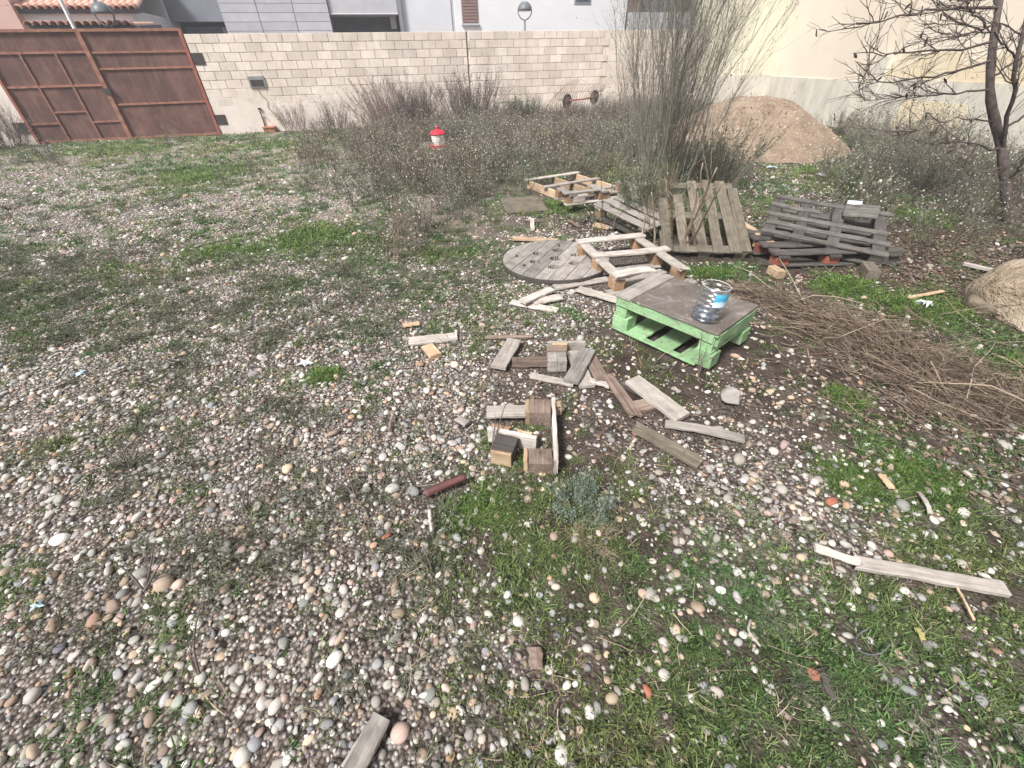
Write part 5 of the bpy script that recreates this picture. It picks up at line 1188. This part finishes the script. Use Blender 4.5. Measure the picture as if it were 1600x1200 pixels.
def thin(rng, x, y, cell):
    key = np.floor(x / cell).astype(np.int64) * 1000003 + np.floor(y / cell).astype(np.int64); _, i = np.unique(key, return_index=True); return i
ZON = [(-.9, 2.2, -4.6, 4.6), (2.2, 4.5, -7, 7), (4.5, 8.5, -12, 9), (8.5, 19, -19, 9)]

# ---- stones
def stone_mat():
    m = Mat('river stone'); v = m.coord('Object', rnd=True); t = m.attr('tint')
    n = m.noise(v, 2.2, 5, .6, .5); c = m.mix(m.ramp(n, [(.35, (0, 0, 0)), (.7, (.28, .28, .28))]), t, lin(.16, .13, .11))
    n2 = m.noise(v, 7, 3, .6); c = m.mix(m.ramp(n2, [(.6, (0, 0, 0)), (.72, (.22, .22, .22))]), c, lin(.6, .57, .53))
    m.col(c); m.b.inputs['Roughness'].default_value = .75; m.b.inputs['Specular IOR Level'].default_value = .3; m.bump(n2, .12, .05); return m.m
SM = stone_mat()
PAL = np.array([(.56, .53, .49), (.50, .47, .43), (.44, .41, .375), (.62, .60, .57), (.40, .365, .32), (.36, .345, .325), (.30, .30, .30), (.22, .225, .235), (.42, .31, .22), (.46, .36, .265), (.40, .25, .165), (.44, .32, .27), (.50, .38, .33), (.33, .25, .19), (.35, .36, .33), (.27, .20, .16)])
PW = np.array([11, 12, 12, 6, 11, 9, 7, 4, 4, 6, 2.2, 5, 4, 5, 5, 4.0]); PW /= PW.sum()
cs = bpy.data.collections.new('stone_kinds'); SME = []
for k in range(10):
    r_ = np.random.default_rng(300 + k); me = rock_mesh(400 + k, 1, r_.uniform(.68, .95), r_.uniform(.42, .68), (.07, .1, .12, .16, .08, .2, .06, .13, .24, .1)[k], 2); SME.append(me); proto(cs, me, SM)
rng = np.random.default_rng(99)
def stones(zone, dens, lo, hi, pw, cell, fthr):
    y0, y1, x0, x1 = zone; x, y = sample(rng, dens, y0, y1, x0, x1); f = patchy(field('stone', x, y), x, y, 41, 2.5, .5)
    k = rng.uniform(0, 1, len(x)) < np.clip((f - .20 - fthr) * 1.35, 0, 1) + ((.18 if y1 < 4.6 else .03) if hi > .0125 else .05 if y1 < 4.6 else .02); x, y = x[k], y[k]
    if cell: i = thin(rng, x, y, cell); x, y = x[i], y[i]
    k = ~infoot(x, y, .0); x, y = x[k], y[k]
    return x, y, lo + (hi - lo) * rng.uniform(0, 1, len(x)) ** pw
batches = []
for zi, specs in enumerate([[(80, .018, .034, 2.4, .07, .1), (700, .010, .0215, 1.3, .034, .0), (1500, .004, .0095, 1.2, 0, -.05)],
                            [(55, .019, .036, 2.4, .08, .1), (580, .010, .021, 1.4, .035, .0), (1250, .006, .011, 1.2, 0, -.05)],
                            [(22, .022, .05, 2.2, .1, .05), (380, .013, .024, 1.4, .045, .0), (520, .009, .014, 1, 0, -.05)],
                            [(9, .025, .055, 2, .15, .0), (170, .016, .028, 1.2, .06, .0)]]):
    for sp in specs: batches.append(stones(ZON[zi], *sp))
sx = np.concatenate([b[0] for b in batches]); sy = np.concatenate([b[1] for b in batches]); sr = np.concatenate([b[2] for b in batches])
sz = gz(sx, sy) + sr * rng.uniform(-.05, .36, len(sx)); n = len(sx)
rot = np.stack([rng.normal(0, .22, n), rng.normal(0, .22, n), rng.uniform(0, 6.28, n)], 1); scl = np.repeat(sr[:, None], 3, 1) * rng.uniform(.68, 1.2, (n, 3))
tint = PAL[rng.choice(len(PAL), n, p=PW)] * np.where(rng.uniform(0, 1, (n, 1)) < .2, rng.uniform(1.0, 1.3, (n, 1)), rng.uniform(.5, 1.05, (n, 1))) * np.array([1.0, .99, .97]) + rng.normal(0, .006, (n, 3)); tint = np.clip(tint, .03, .8); pick = rng.integers(0, 10, n)
px, py, w = topx(np.stack([sx, sy, sz], -1)); app = sr / np.maximum(w, .2); app = np.where((px > 0) & (px < 1600) & (py > 0) & (py < 1200), app, 0)
big = np.argsort(-app)[:295]; isb = np.zeros(n, bool); isb[big] = True
for i in big:
    o = link('stone', SME[pick[i]], None, ground, (sx[i], sy[i], sz[i]), tuple(rot[i])); o.scale = tuple(scl[i]); o['tint'] = [float(q) for q in tint[i]] + [1.0]
k = ~isb
scatter('gravel', cs, np.stack([sx, sy, sz], 1)[k], rot[k], scl[k], tint[k], pick[k], 'rounded river pebbles in grey, white and tan covering the yard')
print('STONES', n)
hi_, hj_ = rng.integers(3, 66, 5200), rng.integers(3, 66, 5200); hp = HEAPV[hi_, hj_] + (HEAPV[hi_ + 1, hj_ + 1] - HEAPV[hi_, hj_]) * rng.uniform(0, 1, (5200, 1)); k = hp[:, 2] > .02; hp = hp[k]; n = len(hp); hr = .007 + .02 * rng.uniform(0, 1, n) ** 4
scatter('heap_pebbles', cs, hp, np.stack([rng.normal(0, .5, n), rng.normal(0, .5, n), rng.uniform(0, 6.28, n)], 1), np.repeat(hr[:, None], 3, 1), np.array([.35, .285, .225]) * rng.uniform(.6, 1.5, (n, 1)), rng.integers(0, 10, n), None, HEAPO)

# ---- grass
def blades(rng, nb, rad, h, w, lean=.6):
    a = rng.uniform(0, 6.28, nb); q = np.sqrt(rng.uniform(0, 1, nb)) * rad; b = np.stack([np.cos(a) * q, np.sin(a) * q, np.full(nb, -.004)], 1)
    a2 = rng.uniform(0, 6.28, nb); d = unit(np.stack([np.cos(a2) * lean, np.sin(a2) * lean, rng.uniform(.3, 1, nb)], 1)); L = (h * rng.uniform(.5, 1.25, nb))[:, None]
    m_ = b + d * L * .55; t = m_ + unit(d + np.stack([np.cos(a2), np.sin(a2), -.6 + 0 * a2], 1) * .7) * L * .5; s = unit(np.cross(d, [0, 0, 1.0] + rng.normal(0, .2, (nb, 3)))) * w * rng.uniform(.6, 1.3, (nb, 1)) * .5
    V = np.stack([b - s, b + s, m_ - s * .85, m_ + s * .85, t], 1).reshape(-1, 3); o = np.arange(nb)[:, None] * 5
    return V, o + np.array([[0, 1, 3, 2]]), o + np.array([[2, 3, 4]])
grass_m = leafmat('grass blades', lin(.026, .052, .016), lin(.19, .26, .09), tint=True, trans=.3); straw_m = leafmat('straw blades', lin(.20, .17, .10), lin(.36, .31, .20), tint=True, trans=.2)
cg = bpy.data.collections.new('grass_kinds'); rg = np.random.default_rng(12)
for k in range(5): V_, Q_, T_ = blades(rg, 30, .036, (.03, .042, .024, .05, .036)[k], .0034, .9); proto(cg, mk_mesh('grass_%s' % 'abcde'[k], V_, Q_, T_), grass_m)
for k in range(2):                                       # small broad-leaved weeds
    pos = rg.normal(0, .018, (26, 3)) * np.array([1, 1, .25]) + np.array([0, 0, .008]); V_, T_ = leafquads(rg, pos, .016, .6, .5); proto(cg, mk_mesh('herb_%s' % 'ab'[k], V_, None, T_), grass_m)
V_, Q_, T_ = blades(rg, 14, .04, .05, .002, 1.1); proto(cg, mk_mesh('straw_tuft', V_, Q_, T_), straw_m)
gp = []
for zi, (dens, s0, s1) in enumerate(((1700, .55, 1.2), (1000, .65, 1.3), (430, 1.1, 1.9), (120, 1.6, 2.8))):
    y0, y1, x0, x1 = ZON[zi]; x, y = sample(rng, dens, y0, y1, x0, x1); f = field('grass', x, y); f2 = patchy(f, x, y, 51, 2.5, .9) * patchy(f * .4 + .42, x, y, 57, 7, 2.0)
    k = (rng.uniform(0, 1, len(x)) < np.clip((f2 - .07) * 2.1, 0, 1) ** 1.1 + .02) & ~infoot(x, y, .0); x, y = x[k], y[k]; gp.append(np.stack([x, y, rng.uniform(s0, s1, len(x)), f2[k]], 1))
# lush tufts
def tufts(q, rx, ry, n_, s):
    n_ = int(n_ * 1.4); O = G(*q); a = rng.normal(0, .5, (n_, 2)); return np.stack([O[0] + a[:, 0] * rx, O[1] + a[:, 1] * ry, rng.uniform(.6, 1.25, n_) * s * .68, np.full(n_, 1.3)], 1)
LUSH = [((480, 372), .45, .5, 420, 2.3), ((1318, 448), .2, .18, 320, 2.2), ((320, 272), .7, .9, 330, 3.2), ((505, 590), .1, .08, 60, 1.8), ((1318, 622), .1, .1, 90, 1.4), ((340, 392), .4, .3, 160, 2.3), ((1450, 338), .35, .35, 220, 2.6), ((1440, 480), .35, .25, 320, 1.8), ((1100, 425), .35, .12, 240, 1.7), ((880, 322), .3, .4, 160, 2.4), ((1330, 745), .15, .15, 130, 1.3), ((1450, 750), .2, .2, 200, 1.3), ((1290, 270), .6, .6, 200, 3.0), ((1590, 570), .12, .1, 120, 1.6), ((800, 700), .1, .1, 90, 1.4), ((760, 790), .15, .12, 100, 1.2), ((1065, 550), .06, .05, 40, 1.4), ((690, 395), .35, .25, 140, 2.0), ((170, 235), 1.6, .8, 300, 3.2), ((460, 225), 1.5, .7, 260, 3.2)]
for L_ in LUSH: gp.append(tufts(*L_))
g_ = np.concatenate(gp); k = inside(g_[:, 0], g_[:, 1]) & ~infoot(g_[:, 0], g_[:, 1]); g_ = g_[k]; n = len(g_)
hue = fbm(g_[:, 0] * 1.3, g_[:, 1] * 1.3, 91, 3)[:, None]; lush = (g_[:, 3:4] > 1.2)
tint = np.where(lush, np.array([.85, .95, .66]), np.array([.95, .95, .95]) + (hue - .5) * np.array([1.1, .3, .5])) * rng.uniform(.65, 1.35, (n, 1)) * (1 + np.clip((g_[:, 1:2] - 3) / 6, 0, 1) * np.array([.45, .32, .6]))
u = rng.uniform(0, 1, n); pick = np.where(u < .72, rng.integers(0, 5, n), np.where(u < .93, rng.integers(5, 7, n), 7)); pick = np.where(lush[:, 0], rng.integers(0, 5, n), pick)
names = sorted(o.name for o in cg.objects)
order = {nm: i for i, nm in enumerate(names)}; remap = np.array([order[o.name] for o in cg.objects]); 
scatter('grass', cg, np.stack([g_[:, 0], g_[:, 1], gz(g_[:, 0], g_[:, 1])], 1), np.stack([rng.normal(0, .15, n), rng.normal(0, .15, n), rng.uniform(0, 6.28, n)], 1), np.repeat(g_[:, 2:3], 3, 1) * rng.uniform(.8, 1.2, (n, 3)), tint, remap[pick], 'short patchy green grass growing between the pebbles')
print('GRASS', n)

# ---- tall grey weeds
weed_m = leafmat('grey dry weeds', lin(.075, .066, .052), lin(.22, .20, .165), tint=True, trans=.1, rough=.85); head_m = leafmat('pale seed heads', lin(.20, .185, .155), lin(.48, .45, .40), tint=True, trans=.1, rough=.9); weedleaf_m = leafmat('dull weed leaves', lin(.06, .068, .045), lin(.16, .165, .115), tint=True, trans=.15)
cw = bpy.data.collections.new('weed_kinds')
for k in range(5):
    rw = np.random.default_rng(500 + k); m_ = 9; b = np.c_[rw.normal(0, .05, (m_, 2)), np.zeros(m_)]; P = grow(rw, b, np.c_[rw.normal(0, .4, (m_, 2)), np.ones(m_)], .42 * rw.uniform(.6, 1.15, m_), 6, .03, .08); mb = MB(); mb.add(*tubes(P, taper(m_, 6, .0032, .0016, rw), 3))
    T = offshoots(rw, P, 60, .13, 4, .7, .08, .12, .25); mb.add(*tubes(T, taper(60, 4, .0017, .001, rw), 3)); ns = sum(len(t) for t in mb.Q)
    V_, T_ = leafquads(rw, T[:, -1] + rw.normal(0, .006, (60, 3)), .02, .8, .3); mb.add(V_, None, T_); V_, T_ = leafquads(rw, P[rw.integers(0, m_, 110), rw.integers(0, 4, 110)] + rw.normal(0, .02, (110, 3)), .028, .35, .3); mb.add(V_, None, T_)
    me = mb.mesh('weed_%s' % 'abcde'[k]); [me.materials.append(q) for q in (weed_m, head_m, weedleaf_m)]; nf = len(me.polygons); mi = np.zeros(nf, np.int32); mi[ns:ns + 120] = 1; mi[ns + 120:] = 2; me.polygons.foreach_set('material_index', mi); proto(cw, me, weed_m)
wx, wy = [], []
for zone, dens in ((ZON[2], 32), (ZON[3], 30), ((3.6, 4.5, -5, 6.5), 18)):
    x, y = sample(rng, dens, *zone); f = patchy(field('weed', x, y), x, y, 63, 1.6, .85); k = (rng.uniform(0, 1, len(x)) < np.clip((f - .12) * 1.15, 0, 1)) & ~infoot(x, y, .05); wx.append(x[k]); wy.append(y[k])
wx = np.concatenate(wx); wy = np.concatenate(wy)
k = np.hypot(wx + 1.55, wy - 10.75) > .4; wx, wy = wx[k], wy[k]; n = len(wx); nearf = (np.abs(wx + 1.55 + (10.75 - wy) * -.14) < .45) & (wy < 10.9) & (wy > 8.6)
scatter('weeds', cw, np.stack([wx, wy, gz(wx, wy)], 1), np.stack([rng.normal(0, .12, n), rng.normal(0, .12, n), rng.uniform(0, 6.28, n)], 1), np.repeat(rng.uniform(.45, 1.1, (n, 1)) * (.55 + 1.1 * fbm(wx * 1.1, wy * 1.1, 89, 3))[:, None] * np.where(nearf, .5, 1)[:, None], 3, 1), rng.uniform(.75, 1.25, (n, 1)) * np.where(fbm(wx * .9, wy * .9, 88, 3)[:, None] > .52, np.array([1.04, .97, .9]), np.array([.95, .97, .92])) + rng.normal(0, .04, (n, 3)), rng.integers(0, 5, n), 'tall grey dry weeds filling the far middle of the yard')
print('WEEDS', n)
# ---- low grey mats
mat_m = leafmat('grey green creeping weed', lin(.05, .058, .036), lin(.22, .225, .155), tint=True, trans=.1, rough=.9)
cm = bpy.data.collections.new('mat_kinds')
for k in range(4):
    rw = np.random.default_rng(600 + k); m_ = 16; a = rw.uniform(0, 6.28, m_); P = grow(rw, np.zeros((m_, 3)), np.c_[np.cos(a), np.sin(a), rw.uniform(.1, .7, m_)], .09 * rw.uniform(.5, 1.3, m_), 5, -.04, .15); P[:, :, 2] = np.maximum(P[:, :, 2], .004); mb = MB(); mb.add(*tubes(P, taper(m_, 5, .0013, .0008, rw), 3))
    T = offshoots(rw, P, 40, .03, 3, .9, .05, .1, .2); mb.add(*tubes(T, taper(40, 3, .0009, .0006, rw), 3)); V_, T_ = leafquads(rw, T[:, -1], .014, .45, .4); mb.add(V_, None, T_); proto(cm, mb.mesh('mat_%s' % 'abcd'[k]), mat_m)
mp_ = []
for zi, (dens, s0, s1) in enumerate(((200, .5, 1.2), (120, .7, 1.4), (26, 1.0, 1.8), (6, 1.5, 2.4))):
    x, y = sample(rng, dens, *ZON[zi]); f = patchy(field('mat', x, y), x, y, 73, 2.2, .8); k = (rng.uniform(0, 1, len(x)) < np.clip((f - .14) * 1.5, 0, 1) + .02) & ~infoot(x, y, .02); mp_.append(np.stack([x[k], y[k], rng.uniform(s0, s1, k.sum())], 1))
g_ = np.concatenate(mp_); n = len(g_)
scatter('creeping_weed', cm, np.stack([g_[:, 0], g_[:, 1], gz(g_[:, 0], g_[:, 1]) + .004], 1), np.stack([rng.normal(0, .1, n), rng.normal(0, .1, n), rng.uniform(0, 6.28, n)], 1), np.repeat(g_[:, 2:3], 3, 1), rng.uniform(.7, 1.3, (n, 1)) * np.ones((1, 3)), rng.integers(0, 4, n), 'dark grey green creeping weed matted over the gravel')
# ---- twig and leaf litter
mb = MB(); x, y = [], []
for zi, d_ in enumerate((26, 16, 4, 1)):
    a, b = sample(rng, d_, *ZON[zi]); x.append(a); y.append(b)
x = np.concatenate(x); y = np.concatenate(y); n = len(x); a = rng.uniform(0, 6.28, n); b_ = np.stack([x, y, gz(x, y) + .012], 1)
P = grow(rng, b_, np.c_[np.cos(a), np.sin(a), rng.normal(.03, .08, n)], .10 * rng.uniform(.3, 1.6, n), 5, -.01, .12); V_, Q_ = tubes(P, taper(n, 5, .0016, .0009, rng), 3); o = link('twig_litter', mk_mesh('twig_litter', V_, Q_), twig_pale, kind='stuff'); o['label'] = 'thin pale twigs and straws littering the gravel'
lit = []
for q, rx, ry, n_ in (((1480, 385), 1.1, .8, 2600), ((1420, 425), .9, .4, 1100), ((1180, 330), .9, .9, 900), ((1560, 480), .5, .5, 500), ((900, 350), .5, .4, 300), ((1180, 330), .8, .8, 500), ((680, 392), .35, .2, 250), ((1350, 620), .9, .4, 300), ((850, 640), .6, .4, 120), ((1500, 700), .5, .4, 200)):
    O = G(*q); c_ = rng.normal(0, .5, (n_, 2)) * np.array([rx, ry]); lit.append(np.stack([O[0] + c_[:, 0], O[1] + c_[:, 1], gz(O[0] + c_[:, 0], O[1] + c_[:, 1]) + rng.uniform(.008, .025, n_)], 1))
lit = np.concatenate(lit); V_, T_ = leafquads(rng, lit, .04, .6, -.1); V_.reshape(-1, 4, 3)[:, :, 2] = lit[:, None, 2] + (V_.reshape(-1, 4, 3)[:, :, 2] - lit[:, None, 2]) * .25
o = link('leaf_litter', mk_mesh('leaf_litter', V_, None, T_), leafmat('fallen leaves', lin(.07, .045, .035), lin(.20, .14, .105), trans=0), kind='stuff'); o['label'] = 'fallen brown leaves and bark chips around the stack and tree'
# ---- single dead stalks standing in the gravel
def stalk(label, base, tips, seed):
    rs = np.random.default_rng(seed); O = G(*base); O[2] = float(gz(O[0], O[1])); r = empty('dead_stalk', label, 'dead plant', O, 'dead stalks in the gravel'); Ps = []
    for (tx, ty, h_) in tips:
        T = G(tx, ty, h_); P = resample(np.array([[0, 0, 0], (T - O) * .5 + np.array([rs.normal(0, .012), rs.normal(0, .012), .01]), T - O]), 8); Ps.append(P); V_, Q_ = tubes(P[None], np.linspace(.0045, .0018, 8)[None], 5); link('stalk', mk_mesh('stalk', V_, Q_, None, True), dark_st, r)
    T = offshoots(rs, np.array(Ps), 26, .05, 4, .9, .02, .12, .15); V_, Q_ = tubes(T, taper(26, 4, .0012, .0006, rs), 3); link('side_twigs', mk_mesh('side_twigs', V_, Q_), dark_st, r, kind='stuff')
stalk('dark forked dead stalk on open gravel', (226, 925), ((180, 880, .12), (292, 815, .26), (240, 850, .2)), 1)
stalk('thin single dead stalk standing upright on open gravel', (388, 800), ((391, 715, .2), (385, 760, .1)), 2)
stalk('two leaning dead stalks left of the rusty pipe', (555, 775), ((525, 700, .17), (505, 725, .12)), 3)
stalk('low dark dead sprig in the middle gravel', (436, 722), ((420, 690, .1), (405, 700, .08)), 4)
stalk('dark leaning dead stalk above the front grass', (676, 893), ((632, 830, .13), (660, 850, .08)), 5)
stalk('tall thin dark stalk in front of the slipped pallet', (941, 353), ((938, 262, .75), (945, 300, .4)), 6)
stalk('black stalk crossing the short grey board on edge', (768, 705), ((775, 655, .16), (790, 630, .2)), 7)
stalk('broken dead stalk rising from the front gravel', (312, 1060), ((316, 935, .22), (300, 1000, .1)), 8)
stalk('dark drooping dead sprigs in gravel beside the forked stalk', (205, 735), ((160, 705, .1), (245, 700, .1), (185, 690, .14)), 9)
stalk('thin dark sprig against the front edge of the green table', (1092, 590), ((1098, 515, .3), (1106, 540, .2)), 10)

# ---- thin even volume added to imitate lens glare; the air itself is clear
hz = link('lens_veil', mk_mesh('lens_veil', box_v((0, 20, 6), (40, 45, 7.5)), BOXQ), kind='stuff')
hm = bpy.data.materials.new('lens_veil'); hm.use_nodes = True; hn = hm.node_tree.nodes; hn.remove(hn['Principled BSDF']); pv = hn.new('ShaderNodeVolumePrincipled')
pv.inputs['Color'].default_value = (.93, .94, .97, 1); pv.inputs['Density'].default_value = .0035; hm.node_tree.links.new(pv.outputs[0], hn['Material Output'].inputs['Volume']); hz.data.materials.append(hm)
